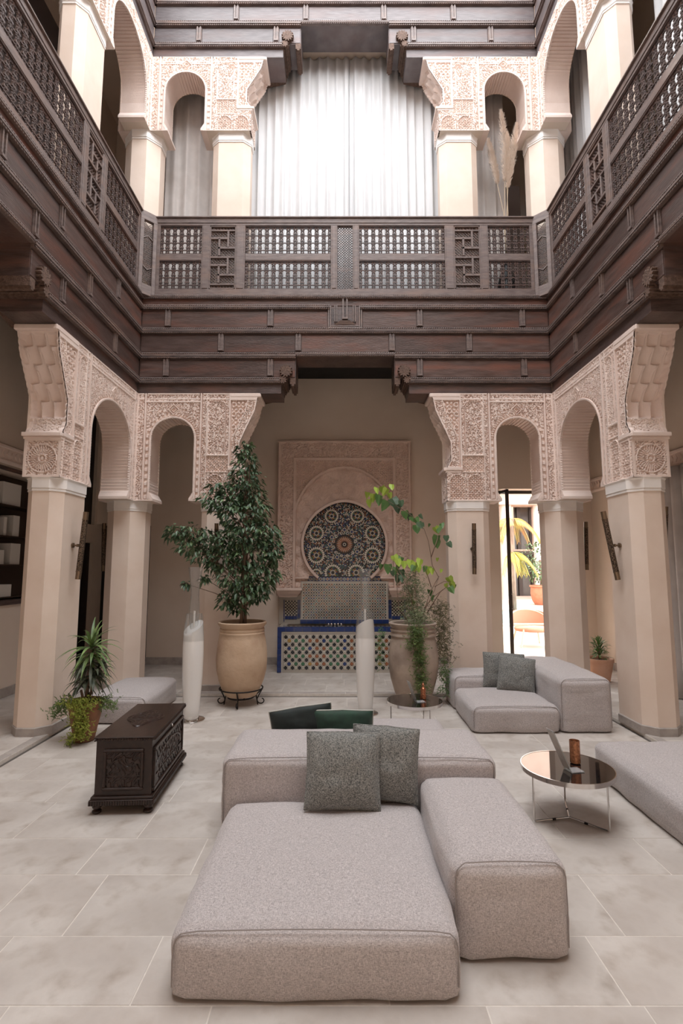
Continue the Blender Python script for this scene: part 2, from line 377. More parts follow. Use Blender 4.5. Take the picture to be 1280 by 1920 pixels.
# carved stucco band high on side gallery walls
def band(T, s0, s1, name):
    o = thing(name, None, None)
    return o
for nm, x, sg, y0, y1, lb in (('stucco_band', GX0, 1, 4.0, 8.42, 'long carved stucco band above the dark cabinet on the left gallery wall'), ('stucco_band', GX1, -1, 3.6, 9.6, 'long carved stucco band above the grey curtain on the right gallery wall')):
    b = MB(); P = []
    for zz, dd_ in ((0, .02), (.03, .05), (.05, .05), (.06, .03), (.07, .03), (.2, .03), (.21, .03), (.22, .05), (.25, .05), (.27, .02)):
        P.append([(x+sg*dd_, y0+(y1-y0)*k/10, (3.22 if sg > 0 else 3.2)+zz) for k in range(11)])
    b.grid(P)
    for k in range(int((y1-y0)/.09)):
        y = y0+k*.09+.02; z0 = (3.22 if sg > 0 else 3.2)+.08
        b.prism([(y, z0+.055), (y+.03, z0), (y+.06, z0+.055), (y+.03, z0+.11)], lambda a, c, d: (x+sg*d, a, c), .03, .045)
    tag(b.build(nm, M_stucco), lb, 'frieze')

# ------------------------------------------------------------------ carved stucco arcade
def sstep(a, b, x): t = np.clip((x-a)/(b-a), 0, 1); return t*t*(3-2*t)
def quasi(x, z, k, ph=0.0):
    r = np.zeros_like(x)
    for i in range(4):
        a = PI*i/4+ph; r += np.cos(k*(x*math.cos(a)+z*math.sin(a)))
    return r/4
def floral(x, z, k):
    xx = x+.018*np.sin(z*k*.7)+.01*np.sin(x*k*1.3); zz = z+.018*np.sin(x*k*.6+1.0)
    f = np.sin(xx*k)*np.sin(zz*k)+.55*np.sin((xx+zz)*k*.72)*np.cos((xx-zz)*k*.72)
    return sstep(.08, .26, np.abs(f))
def lace(x, z, k): return sstep(-.06, .12, quasi(x, z, k))
def rings(d, r0, w): return 1-sstep(w*.5, w, np.abs(d-r0))
def relief(s, z, P):
    z0, z1 = P['z0'], P['z1']; c, hw = P['c'], P['hw']; sp = P['spring']; ap = P['apex']
    colL, colR = P['cs0'], P['cs1']
    h = np.full_like(s, .5)
    H = z1-z0
    flo = floral(s, z, 122.0); lac = lace(s-c, z-sp, 150.0)
    plain = np.ones_like(s)
    # spandrel field over the arch
    h = flo.copy()
    # top border band
    tb = (z > z1-.075); h = np.where(tb, floral(s, z, 150.), h)
    h = np.where((z > z1-.018), 1.15, h); h = np.where((z < z1-.075) & (z > z1-.10), 1.1, h)
    # frame of the arch panel
    e0 = c-hw-.10; e1 = c+hw+.085
    for e in (e0, e1):
        h = np.where(np.abs(s-e) < .014, 1.25, h)
        h = np.where((np.abs(s-e) > .014) & (np.abs(s-e) < .024), 0., h)
    h = np.where((np.abs(z-(z1-.135)) < .012) & (s > e0) & (s < e1), 1.25, h)
    # arch archivolt ring
    dz = np.maximum(z-sp, 0); kk = hw/(ap-sp)
    d = np.sqrt((s-c)**2+(dz*kk)**2); ins = (s > e0) & (s < e1)
    h = np.where(ins & (d > hw) & (d < hw+.028), 1.3, h)
    h = np.where(ins & (d >= hw+.028) & (d < hw+.036), 0., h)
    h = np.where(ins & (d >= hw+.036) & (d < hw+.075), np.where(np.sin(np.arctan2(dz, s-c)*46+z*60) > 0, 1.0, .35), h)
    # diamond rosette above the apex
    q = np.abs(s-c)+np.abs(z-(ap+.13)); h = np.where(q < .09, np.where((q > .07) | (np.abs(q-.04) < .01), 1.3, .25), h)
    # strip beside the panel
    st = (s >= e1) & (s < colL+.11)
    # tall cartouche on the pier
    a0, a1 = e1+.03, P['cb']-.05
    f0 = a0+.075; cm = (f0+a1)/2; cw = (a1-f0)/2
    zb = z0+.42*H
    inp = (s > a0) & (s < P['cb'])
    top = z1-.12-cw
    dd = np.sqrt((s-cm)**2+np.maximum(z-top, 0)**2)
    lower = z < zb
    car = np.where(dd < cw-.012, floral(s-cm, z, 112.), np.where(dd < cw, 1.3, .0))
    car = np.where(dd > cw+.008, floral(s, z, 140.), car)
    h = np.where(inp & (z < z1-.1) & (s > f0-.008), car, h)
    h = np.where(inp & (np.abs(s-f0+.012) < .007), 1.2, h)
    # square lattice block low on the pier and paired arched plaques under it
    sq = inp & (z < zb) & (z > zb-2*cw*.95); h = np.where(sq & (s > f0), lace(s-cm, z-(zb-cw), 210.)*.75, h)
    h = np.where(inp & (np.abs(z-zb) < .01) & (s > f0-.01), 1.25, h); h = np.where(inp & (np.abs(z-(zb-2*cw*.95)) < .01) & (s > f0-.01), 1.25, h)
    lo = (s > a0) & (z < zb-2*cw*.95-.01)
    pw = (P['cs1']-f0)/2
    if pw > .05:
        for k in range(2):
            pc = f0+pw*(k+.5); zt = zb-2*cw*.95-.03-pw*.45
            d2 = np.sqrt((s-pc)**2+np.maximum(z-zt, 0)**2)
            pl = np.where(d2 < pw*.40, lace(s-pc, z, 190.), np.where(d2 < pw*.44, 1.3, floral(s, z, 150.)))
            h = np.where(lo & (np.abs(s-pc) < pw*.5), pl, h)
    # corbel cheek
    cb = P['cb']; ck = (s > cb) & (z > P['ledge'])
    tipc = cb+.16
    g = lace(s-cb, z-z1, 125.)
    prof = np.interp(z, P['pz'], P['ps'])
    dpf = prof-s
    g = np.where(dpf < .13, floral(s, z, 115.), g); g = np.where((dpf < .15) & (dpf > .13), 1.25, g); g = np.where(dpf < .022, 1.2, g)
    g = np.where(s < cb+.03, 1.35, g); g = np.where((s > cb+.03) & (s < cb+.04), 0, g); g = np.where((z > z1-.11), 1.3, g)
    h = np.where(ck, g, h)
    h = np.where((np.abs(z-(P['ledge']-.01)) < .03) & (s > cb-.0), 1.5, h)
    h = np.where(z < z0+.02, 1.1, h)
    h = np.where(s < .02, 1.1, h)
    return h

def arch_pts(P, n=72, m=16):
    c, hw, sp, ap, z0 = P['c'], P['hw'], P['spring'], P['apex'], P['z0']
    pts = [(c-hw+.045, z0), (c-hw+.045, z0+.02), (c-hw+.02, z0+.06), (c-hw, z0+.10)]
    for i in range(1, m): pts.append((c-hw, z0+.10+(sp-z0-.10)*i/m))
    for i in range(n+1):
        a = PI-PI*i/n; pts.append((c+hw*math.cos(a), sp+(ap-sp)*math.sin(a)**.94))
    for i in range(m-1, 0, -1): pts.append((c+hw, z0+.10+(sp-z0-.10)*i/m))
    pts += [(c+hw, z0+.10), (c+hw-.02, z0+.06), (c+hw-.045, z0+.02), (c+hw-.045, z0)]
    return pts

def arcade(T, P, label, hi=True, mat_=None):
    root = thing('stucco_arcade', label, 'arch', T((P['cs0']+P['cs1'])/2, -P['th']/2, P['z0']))
    g = P['g'] if hi else .06
    z0, z1 = P['z0'], P['z1']; send = max(P['ps'])
    ns = int(send/g); nz = int((z1-z0)/g)
    s = np.linspace(0, send, ns+1); z = np.linspace(z0, z1, nz+1)
    SS, ZZ = np.meshgrid(s, z, indexing='ij')
    Hh = relief(SS, ZZ, P) if hi else np.ones_like(SS)
    prof = np.interp(ZZ, P['pz'], P['ps'])
    depth = P.get('dep', .032)
    N = (Hh-1)*depth
    SC = np.minimum(SS, prof)
    outside = SS > prof+g*1.01
    c, hw, sp, ap = P['c'], P['hw'], P['spring'], P['apex']
    dzz = np.maximum(ZZ-sp, 0)*hw/(ap-sp); D = np.sqrt((SS-c)**2+dzz**2)
    inside = (D < hw+.004) & (ZZ < ap)
    # front face only where solid: built as numpy grid then filtered
    idx = np.arange((ns+1)*(nz+1)).reshape(ns+1, nz+1)
    Cm = ~(inside[:-1, :-1] & inside[1:, :-1] & inside[1:, 1:] & inside[:-1, 1:])
    hid = inside[:-1, :-1].astype(int)+inside[1:, :-1]+inside[1:, 1:]+inside[:-1, 1:]
    Cm = (hid < 3)
    Om = ~(outside[:-1, :-1] & outside[:-1, 1:]) & ~(outside[1:, :-1] & outside[1:, 1:] & outside[:-1, :-1])
    ok = Cm & Om
    q = np.stack([idx[:-1, :-1][ok], idx[1:, :-1][ok], idx[1:, 1:][ok], idx[:-1, 1:][ok]], 1)
    V = np.array([T(a, b, c_) for a, b, c_ in zip(SC.ravel(), N.ravel(), ZZ.ravel())])
    used = np.unique(q); mp = -np.ones(len(V), int); mp[used] = np.arange(len(used))
    b = MB(); b.v = [tuple(p) for p in V[used]]; b.f = [tuple(r) for r in mp[q].tolist()]; b.m = [0]*len(b.f)
    b.build('carved_face', M_stucco, root, fix=False)
    th = P['th']
    # plain rear face and outline
    b = MB(); A = arch_pts(P, 24)
    rect_top = z1
    top_ = [a for a in A if a[1] >= sp-1e-6]
    for (a0, a1) in zip(top_[:-1], top_[1:]):
        b.add([T(a0[0], -th, a0[1]), T(a1[0], -th, a1[1]), T(a1[0], -th, rect_top), T(a0[0], -th, rect_top)], [(0, 1, 2, 3)])
    e = P['cs1']
    for a0, a1 in ((0, c-hw), (c+hw, e)):
        b.add([T(a0, -th, z0), T(a1, -th, z0), T(a1, -th, z1), T(a0, -th, z1)], [(0, 1, 2, 3)])
    # underside over the pier and corner
    b.add([T(c+hw-.045, -.002, z0), T(P['cs1']+.0, -.002, z0), T(P['cs1'], -th, z0), T(c+hw-.045, -th, z0)], [(0, 1, 2, 3)])
    b.add([T(0, -.002, z0), T(c-hw+.045, -.002, z0), T(c-hw+.045, -th, z0), T(0, -th, z0)], [(0, 1, 2, 3)])
    b.build('rear_face', M_wall, root, fix=False)
    # little stepped corbels at the feet of the arch
    for sg in (-1, 1):
        b = MB(); x_ = c+sg*hw
        b.prism([(x_+sg*.03, z0-.002), (x_-sg*.062, z0-.002), (x_-sg*.062, z0+.035), (x_-sg*.030, z0+.085), (x_-sg*.012, z0+.12), (x_+sg*.03, z0+.12)], lambda p, q, d: T(p, d, q), -th, .004)
        b.build('jamb_corbel', M_stucco, root)
    # soffit with ribs
    A = arch_pts(P, 240, 110) if hi else arch_pts(P, 20); b = MB(); R = []
    acc = 0
    for i, (a, zz) in enumerate(A):
        if i: acc += math.hypot(a-A[i-1][0], zz-A[i-1][1])
        ph = (acc/.046) % 1.0
        r = .020*(1-ph) if zz > z0+.12 else 0
        if z0+.12 < zz < z0+.30: r *= .5
        ca, cz = c, sp if zz > sp else zz
        dx, dz_ = a-ca, zz-cz; l = math.hypot(dx, dz_) or 1
        R.append([T(a+dx/l*r, -th*k/2-.0, zz+dz_/l*r) for k in range(3)])
    b.grid(R); b.build('soffit', M_stucco, root, fix=False)
    # beaded trim on the arch edge
    A = arch_pts(P, 110, 50) if hi else arch_pts(P, 20); R = []; acc = 0
    for i, (a, zz) in enumerate(A):
        if i: acc += math.hypot(a-A[i-1][0], zz-A[i-1][1])
        ca, cz = c, sp if zz > sp else zz
        dx, dz_ = a-ca, zz-cz; l = math.hypot(dx, dz_) or 1; dx /= l; dz_ /= l
        sc = .007*abs(math.sin(acc/.036*PI))
        R.append([T(a+dx*u, n, zz+dz_*u) for u, n in ((-sc, -.02), (-sc, .006), (.018, .008), (.022, -.012))])
    b = MB(); b.grid(R); b.build('arch_edge', M_stucco, root, fix=False)
    # muqarnas corbel: surface facing along +s
    if hi: nu, nv = 72, 150
    else: nu, nv = 6, 12
    zl = P['ledge']; R = []
    for j in range(nv+1):
        v = j/nv; zz = zl+(z1-zl)*v
        pr = float(np.interp(zz, P['pz'], P['ps'])); row = []
        w = th*(1.0+.10*v)
        for i in range(nu+1):
            u = i/nu
            dsp = 0
            if .16 < v < .97:
                X = u*w; Zr = (v-.16)*(z1-zl)
                for r_ in range(5):
                    zb0 = r_*.185; hc = .33; tt = (Zr-zb0)/hc
                    if tt <= 0 or tt >= 1: continue
                    cw = w/3.0; off = .5 if r_ % 2 else 0
                    xc = (math.floor(X/cw+off)-off+.5)*cw; xx = abs(X-xc)/(cw*.5)
                    ww = max(.02, (1-tt**2.0)**.75)
                    if xx < ww:
                        q = (1-(xx/ww)**2)**.5*min(1, tt*9)*(1-tt*.55)
                        dsp = min(dsp, -.085*q*(1.1-.3*v))
                dsp *= min(1, min(u, 1-u)*11)
            if v <= .16 and .1 < u < .9 and v > .02: dsp = -.014*float(1-floral(np.array(u*th), np.array(zz), 85.))-.004
            if v >= .93 or u < .05 or u > .95: dsp = max(dsp, -.002)
            scal = 0
            if (u < .1 or u > .9): scal = .012*abs(math.sin(v*16*PI)) if v < .9 else .01
            row.append(T(pr+dsp+scal, -w*u, zz))
        R.append(row)
    b = MB(); b.grid(R)
    # gallery-side cheek
    R = [[T(P['cb']-.1, -th*(1+.1*j/14), zl+(z1-zl)*j/14), T(float(np.interp(zl+(z1-zl)*j/14, P['pz'], P['ps'])), -th*(1+.1*j/14), zl+(z1-zl)*j/14)] for j in range(15)]
    b.grid(R); b.build('muqarnas_corbel', M_stucco, root, fix=False, smooth=40)
    # ledge, abacus and lower block end with the carved disc
    e = P['cs1']+.02
    b = MB()
    def bx(s0, s1, n0, n1, za, zb_):
        c8 = [T(s_, n_, z_) for z_ in (za, zb_) for n_ in (n0, n1) for s_ in (s0, s1)]
        b.add(c8, [(0,2,3,1), (4,5,7,6), (0,1,5,4), (2,6,7,3), (0,4,6,2), (1,3,7,5)])
    bx(P['cb']+.01, e+.045, .012, -th-.02, zl-.045, zl); bx(P['cb']+.02, e+.02, .004, -th-.01, zl-.075, zl-.045)
    b.build('ledge', M_stucco, root, bevel=.006)
    b = MB(); tip = max(P['ps'])
    bx(P['cb']+.01, tip+.035, .014, -th*1.1-.02, z1-.065, z1-.0); b.build('abacus', M_stucco, root, bevel=.012)
    # end face of lower block: carved disc
    zt = zl-.075; hh = zt-z0
    nu = 56 if hi else 4; us = np.linspace(0, th, nu+1); vs = np.linspace(z0, zt, nu+1)
    UU, VV = np.meshgrid(us, vs, indexing='ij'); cu, cv = th/2, (z0+zt)/2; rr = np.sqrt((UU-cu)**2+(VV-cv)**2); aa = np.arctan2(VV-cv, UU-cu)
    Rr = min(th, hh)*.40
    d = floral(UU, VV, 105.)
    d = np.where(rr < Rr, np.where(rr > Rr*.92, 1.2, np.where(rr > Rr*.78, np.where(np.sin(aa*32) > -.1, 1., -.1), np.where(rr > Rr*.30, .25+.8*(np.abs(np.sin(aa*14)) > .45), np.where(rr > Rr*.22, 1.2, np.where(rr > Rr*.12, .3, 1.1))))), d)
    d = np.where((UU < .03) | (UU > th-.03) | (VV < z0+.03) | (VV > zt-.02), 1.15, d)
    if not hi: d[:] = 1
    b = MB(); b.grid([[T(e+(d[i, j]-1)*.030, -UU[i, j], VV[i, j]) for j in range(nu+1)] for i in range(nu+1)])
    b.add([T(e-.0, -th, z0), T(c+hw, -th, z0), T(c+hw, -th, zt), T(e, -th, zt)], [(0, 1, 2, 3)])
    b.build('rosette_block', M_stucco, root, fix=False)
    return root

def column(T, s0, s1, th, z0, z1, label, ch=.13, chb=None, plinth=True):
    """chamfered pier: s0..s1 along the wall, n 0..-th"""
    root = thing('column', label, 'column', T((s0+s1)/2, -th/2, z0))
    def poly(e, k=1.0):
        c_ = ch
        return [(s0-e, -c_), (s0+c_, e), (s1-c_, e), (s1+e, -c_), (s1+e, -th+c_), (s1-c_, -th-e), (s0+c_, -th-e), (s0-e, -th+c_)]
    def pr(b, e, za, zb_, e2=None):
        p = poly(e); q = poly(e if e2 is None else e2); n = 8
        v = [T(a, b_, za) for a, b_ in p]+[T(a, b_, zb_) for a, b_ in q]
        b.add(v, [tuple(range(n)), tuple(range(n, 2*n))]+[(i, (i+1) % n, n+(i+1) % n, n+i) for i in range(n)])
    hb = .09 if plinth else 0
    b = MB(); pr(b, 0, z0+hb, z1-.13); b.build('shaft', M_plaster, root)
    if plinth:
        b = MB(); pr(b, .016, z0, z0+hb-.008); pr(b, .016, z0+hb-.008, z0+hb, .004); b.build('plinth', M_plinth, root)
    b = MB(); pr(b, .012, z1-.15, z1-.13); pr(b, .006, z1-.13, z1-.118); pr(b, .018, z1-.118, z1-.02); pr(b, .018, z1-.02, z1, .03); b.build('white_collar', M_white, root)
    return root

dS = .38
def params(side, upper):
    P = dict(c=.555, hw=.33, cs0=1.0, cs1=1.62, cb=1.40, th=.40)
    ps = [1.57, 1.57, 1.575, 1.64, 1.715, 1.788, 1.845]; k = 0.0
    if side:
        P = dict(c=.78, hw=.59, cs0=1.33, cs1=2.0, cb=1.78, th=.41); ps = [p+.38 for p in ps]
    if not upper:
        P.update(z0=2.80, z1=4.46, spring=3.74, apex=4.075, ledge=3.30, g=.0088)
        if side: P.update(spring=3.50, apex=4.06)
    else:
        P.update(dep=.020, z0=8.87, z1=10.205, spring=9.58, apex=9.93, ledge=9.30, g=.0105)
        if side: P.update(spring=9.36, apex=9.93)
    l, z1 = P['ledge'], P['z1']; fr = [0, .12, .32, .47, .61, .76, 1.0]
    P['pz'] = [P['z0']-.01, l-.01, l+.10*(z1-l), l+.34*(z1-l), l+.48*(z1-l), l+.62*(z1-l), l+.76*(z1-l), z1]
    P['ps'] = [P['cs1']+.02, P['cs1']+.02]+ps[1:]
    P['ps'][2] = P['ps'][3] = ps[1]
    return P
NAMES = (('back left', T_back, 0), ('back right', rev(T_back, LX), 0), ('left', T_left, 1), ('right', T_right, 1))
for nm, T, sd in NAMES:
    for up in (0, 1):
        P = params(sd, up)
        fl_ = 'upper-floor' if up else 'ground-floor'
        where = {'back left': 'in the back wall, left of centre', 'back right': 'in the back wall, right of centre', 'left': 'in the left wall of the court', 'right': 'in the right wall of the court'}[nm]
        arcade(T, P, 'carved cream stucco arch with muqarnas corbel, %s, %s' % (fl_, where), True)
        z0, z1 = (GZ, P['z0']) if not up else (5.95, P['z0'])
        Tc = T if not up else (lambda s, n, z, T=T: T(s, n*.86-.065, z))
        column(Tc, P['cs0'], P['cs1'], P['th'], z0, z1, 'cream faceted column beside the %s opening of the %s, %s' % ('wide' , {'back left': 'back wall, left of the centre', 'back right': 'back wall, right of the centre', 'left': 'left wall, nearest on the left', 'right': 'right wall, nearest on the right'}[nm], fl_), ch=.11, plinth=not up)
# corner piers
for nm, sg in (('left', -1), ('right', 1)):
    for up in (0, 1):
        T = (lambda s, n, z, sg=sg: (X0+sg*(HW-.13+.58-s), YB-n-.0, z))
        z0, z1 = (GZ, 2.80) if not up else (5.95, 8.87)
        column(T, 0, .58, .55, z0, z1, 'cream faceted column in the rear %s corner of the court, %s' % (nm, 'upper floor' if up else 'ground floor'), ch=.17, plinth=not up)
        b = MB(); za, zb_ = (2.80, 4.46) if not up else (8.87, 10.2)
        x = X0+sg*HW; b.box(min(x+sg*.01, x+sg*.52), max(x+sg*.01, x+sg*.52), YB+.01, YB+.52, za, zb_)
        tag(b.build('corner_block', M_stucco, kind=None), 'plain stucco block over the %s %s corner column' % ('upper' if up else 'lower', nm), 'wall block')
# the parts of the court behind the camera, plainly built
for k, (T, sd, L) in enumerate(((rev(T_left, LY), 1, LY), (rev(T_right, LY), 1, LY), (T_front, 0, LX), (rev(T_front, LX), 0, LX))):
    for up in (0, 1):
        P = params(sd, up); q = ('left wall', 'right wall', 'front wall left', 'front wall right')[k]
        f_ = 'upper floor' if up else 'ground floor'
        arcade(T, P, 'stucco arch behind the viewer, %s, %s' % (q, f_), False)
        column(T, P['cs0'], P['cs1'], P['th'], GZ if not up else 5.95, P['z0'], 'cream faceted column behind the viewer, %s, %s' % (q, f_), ch=.11, plinth=not up)
# ------------------------------------------------------------------ timber frieze
def rope(b, T, s0, s1, n, z, r, step=.0085, lead=.034):
    k = max(2, int(abs(s1-s0)/step)); R = []
    for i in range(k+1):
        s = s0+(s1-s0)*i/k
        row = []
        for j in range(6):
            a = 2*PI*j/6; rr = r*(1+.28*math.sin(2*PI*s/lead+a*2))
            row.append(T(s, n+rr*math.cos(a), z+rr*math.sin(a)))
        R.append(row)
    b.grid(R, closev=True)
def tbox(b, T, s0, s1, n0, n1, z0, z1):
    v = [T(s_, n_, z_) for z_ in (z0, z1) for n_ in (n0, n1) for s_ in (s0, s1)]
    b.add(v, [(0,2,3,1), (4,5,7,6), (0,1,5,4), (2,6,7,3), (0,4,6,2), (1,3,7,5)])
def gear(b, T, sc, zc, r, n0, n1, teeth=13, flat=None):
    poly = []
    for i in range(teeth*4):
        a = 2*PI*i/(teeth*4); rr = r*(1.0 if i % 4 in (0, 1) else .76)
        poly.append((sc+rr*math.cos(a), zc+rr*math.sin(a)))
    b.prism(poly, lambda p, q, d: T(p, d, q), n0, n1)
def frieze(T, L, dz, r1, r2, r3, t1, t2, label, detail=True, smax=None, vorn=True, th=.45, top=False):
    smax = smax or L
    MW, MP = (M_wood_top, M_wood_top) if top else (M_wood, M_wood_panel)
    root = thing('timber_frieze', label, 'frieze', T(L/2, 0, 4.46+dz))
    def Z(z): return z+dz
    b = MB()
    zt = 6.05 if not top else 6.32
    tbox(b, T, -.0, L, -th, -.004, Z(5.05), Z(zt))
    for a0, a1 in ((0, t1), (L-t1, L)):
        tbox(b, T, a0, a1, -th, -.004, Z(4.46), Z(4.70)); 
    for a0, a1 in ((0, t2), (L-t2, L)): tbox(b, T, a0, a1, -th+.002, -.006, Z(4.70), Z(5.05))
    b.build('backing_board', MW, root)
    # rails
    rails = [(4.617, 4.693, 0, t1), (4.617, 4.693, L-t1, L), (5.008, 5.094, 0, t2), (5.008, 5.094, L-t2, L), (5.413, 5.491, 0, L), (5.805, 5.866, 0, L), (5.98, 6.03, 0, L)]
    c = L/2
    if vorn: rails[5:6] = [(5.805, 5.866, 0, c-.235), (5.805, 5.866, c+.235, L)]
    rails.insert(4, (5.045, 5.094, t2, L-t2))
    if top: rails += [(6.25, 6.32, 0, L)]
    for (z0, z1, a0, a1) in rails:
        a1 = min(a1, smax) if a0 < smax else a1
        b = MB(); h = z1-z0
        tbox(b, T, a0, a1, -.01, .030, Z(z0), Z(z1)); tbox(b, T, a0, a1, 0, .050, Z(z0+h*.35), Z(z0+h*.65))
        if detail and a0 < smax:
            for zz in (z0+h*.12, z1-h*.12): rope(b, T, a0+.005, min(a1, smax)-.005, .036, Z(zz), .0115)
        b.build('moulding', M_wood_light, root, kind=None)
    # panels and little pendants
    pend = MB()
    def pendant(s, z1, h):
        tbox(pend, T, s-.045, s+.045, -.005, .014, Z(z1-h), Z(z1))
        for d in (-.024, .024): 
            tbox(pend, T, s+d-.010, s+d+.010, .01, .030, Z(z1-h+.02), Z(z1))
        tbox(pend, T, s-.034, s+.034, .01, .040, Z(z1-h-.005), Z(z1-h+.022))
    pend_me = None
    for (dv, z0, z1, lo, hi) in ((r1, 5.50, 5.797, 0, L), (r2, 5.102, 5.405, 0, L), (r3, 4.701, 5.0, 0, t2), (r3, 4.701, 5.0, L-t2, L)):
        ds = sorted(set(list(dv)+[L-d for d in dv])); ds = [d for d in ds if lo+.02 < d < hi-.02]
        edges = [lo]+ds+[hi]
        for i, (a, b_) in enumerate(zip(edges[:-1], edges[1:])):
            segs = [(a+(.05 if i else .012), b_-(.05 if i < len(edges)-2 else .012))]
            if vorn and dv is r1 and a < c < b_: segs = [(segs[0][0], c-.27), (c+.27, segs[0][1])]
            for p0, p1 in segs:
                if p0 > smax+.3: continue
                m = MB(); tbox(m, T, p0, p1, -.01, .006, Z(z0+.012), Z(z1-.02)); m.build('panel', MP, root, bevel=.004)
        for d in ds:
            if d < smax: 
                if pend_me is None:
                    pendant(0, 0, z1-z0-.02); o = None
                m = MB(); pend = m; pendant(d, z1, z1-z0-.035); m.build('pendant', M_wood_light, root)
    for nm, zz in (('strip', 5.87),):
        m = MB(); tbox(m, T, .0, min(L, smax), -.004, .004, Z(5.87), Z(5.98)); m.build('panel_strip', MP, root)
    if vorn:
        m = MB()
        for sg in (-1, 1):
            for w in (.255, .225): tbox(m, T, c+sg*w-.010, c+sg*w+.010, 0, .032, Z(5.51), Z(5.86))
            for q in (.165, .135): 
                m.add([T(c+sg*q, .03, Z(5.60)), T(c+sg*(q-.016), .03, Z(5.60)), T(c+sg*(q-.016), .03, Z(5.87)), T(c+sg*q, .03, Z(5.87)),
                       T(c+sg*q, 0, Z(5.60)), T(c+sg*(q-.016), 0, Z(5.60)), T(c+sg*(q-.016), 0, Z(5.87)), T(c+sg*q, 0, Z(5.87))],
                      [(0,1,2,3), (0,4,5,1), (1,5,6,2), (3,2,6,7), (0,3,7,4)])
        tbox(m, T, c-.265, c+.265, 0, .032, Z(5.497), Z(5.513)); tbox(m, T, c-.235, c+.235, 0, .026, Z(5.525), Z(5.54))
        m.add([T(c-.17, .01, Z(5.56)), T(c+.17, .01, Z(5.56)), T(c+.07, .03, Z(5.62)), T(c-.07, .03, Z(5.62))], [(0, 1, 2, 3)])
        for d in (-.03, .03): tbox(m, T, c+d-.012, c+d+.012, 0, .034, Z(5.66), Z(5.98))
        tbox(m, T, c-.045, c+.045, .0, .04, Z(5.64), Z(5.665))
        m.build('centre_ornament', M_wood_light, root)
    # scalloped brackets under the lintel, timber consoles on the corbels
    for fl_, Tq in ((0, T), (1, rev(T, L))):
        if fl_ and not vorn and smax < L: 
            continue
        m = MB()
        gear(m, Tq, t1+.075, Z(4.80), .10, -.40, .06); gear(m, Tq, t1+.03, Z(4.66), .06, -.42, .05, 9)
        tbox(m, Tq, t1-.02, t1+.10, -.40, .0, Z(4.66), Z(4.76)); tbox(m, Tq, t2-.085, t2+.0, -.42, .012, Z(4.60), Z(4.70)); tbox(m, Tq, t2-.06, t2-.02, -.42, .016, Z(4.57), Z(4.60))
        m.build('carved_bracket', M_oldwood, root)
        m = MB(); n = [(t1-.72, 4.462), (t1-.35, 4.462), (t1-.02, 4.54), (t1, 4.60), (t1, 4.64), (t1-.72, 4.64)]
        m.prism([(a, Z(b_)) for a, b_ in n], lambda p, q, d: Tq(p, d, q), -.56, -.03)
        tbox(m, Tq, t1-.3, t1+.03, -.5, .0, Z(4.60), Z(4.635)); tbox(m, Tq, t1-.3, t1+.045, -.52, .0, Z(4.66), Z(4.685))
        m.build('console', M_oldwood, root)
    return root

# ------------------------------------------------------------------ balustrade with turned lattice
def make_baluster(h):
    b = MB()
    zs = [0, h*.5, h]
    for dx in (-.0165, .0165):
        pr = []
        n = 4
        pr.append((.013, 0))
        for k in range(n):
            z0, z1 = h*k/n, h*(k+1)/n; d = z1-z0
            pr += [(.0145, z0+.08*d), (.0095, z0+.16*d), (.0155, z0+.30*d), (.0085, z0+.42*d), (.0165, z0+.52*d), (.0085, z0+.62*d), (.0155, z0+.74*d), (.0095, z0+.86*d)]
        pr.append((.013, h)); b.lathe(pr, (dx, 0, 0), 6)
    for k in (1, 2, 3):
        z = h*k/4; b.box(-.034, .034, -.012, .012, z-.012, z+.012)
        b.box(-.008, .008, -.010, .010, z-h*.11-.006, z-h*.11+.006); b.box(-.008, .008, -.010, .010, z+h*.11-.006, z+h*.11+.006)
    me = bpy.data.meshes.new('baluster'); me.from_pydata(b.v, [], b.f); me.materials.append(M_wood); me.update(); return me
BH = (6.156-.0, 6.63); BAL = make_baluster(.474)
BZ = ((6.156, 6.63), (6.74, 7.216))
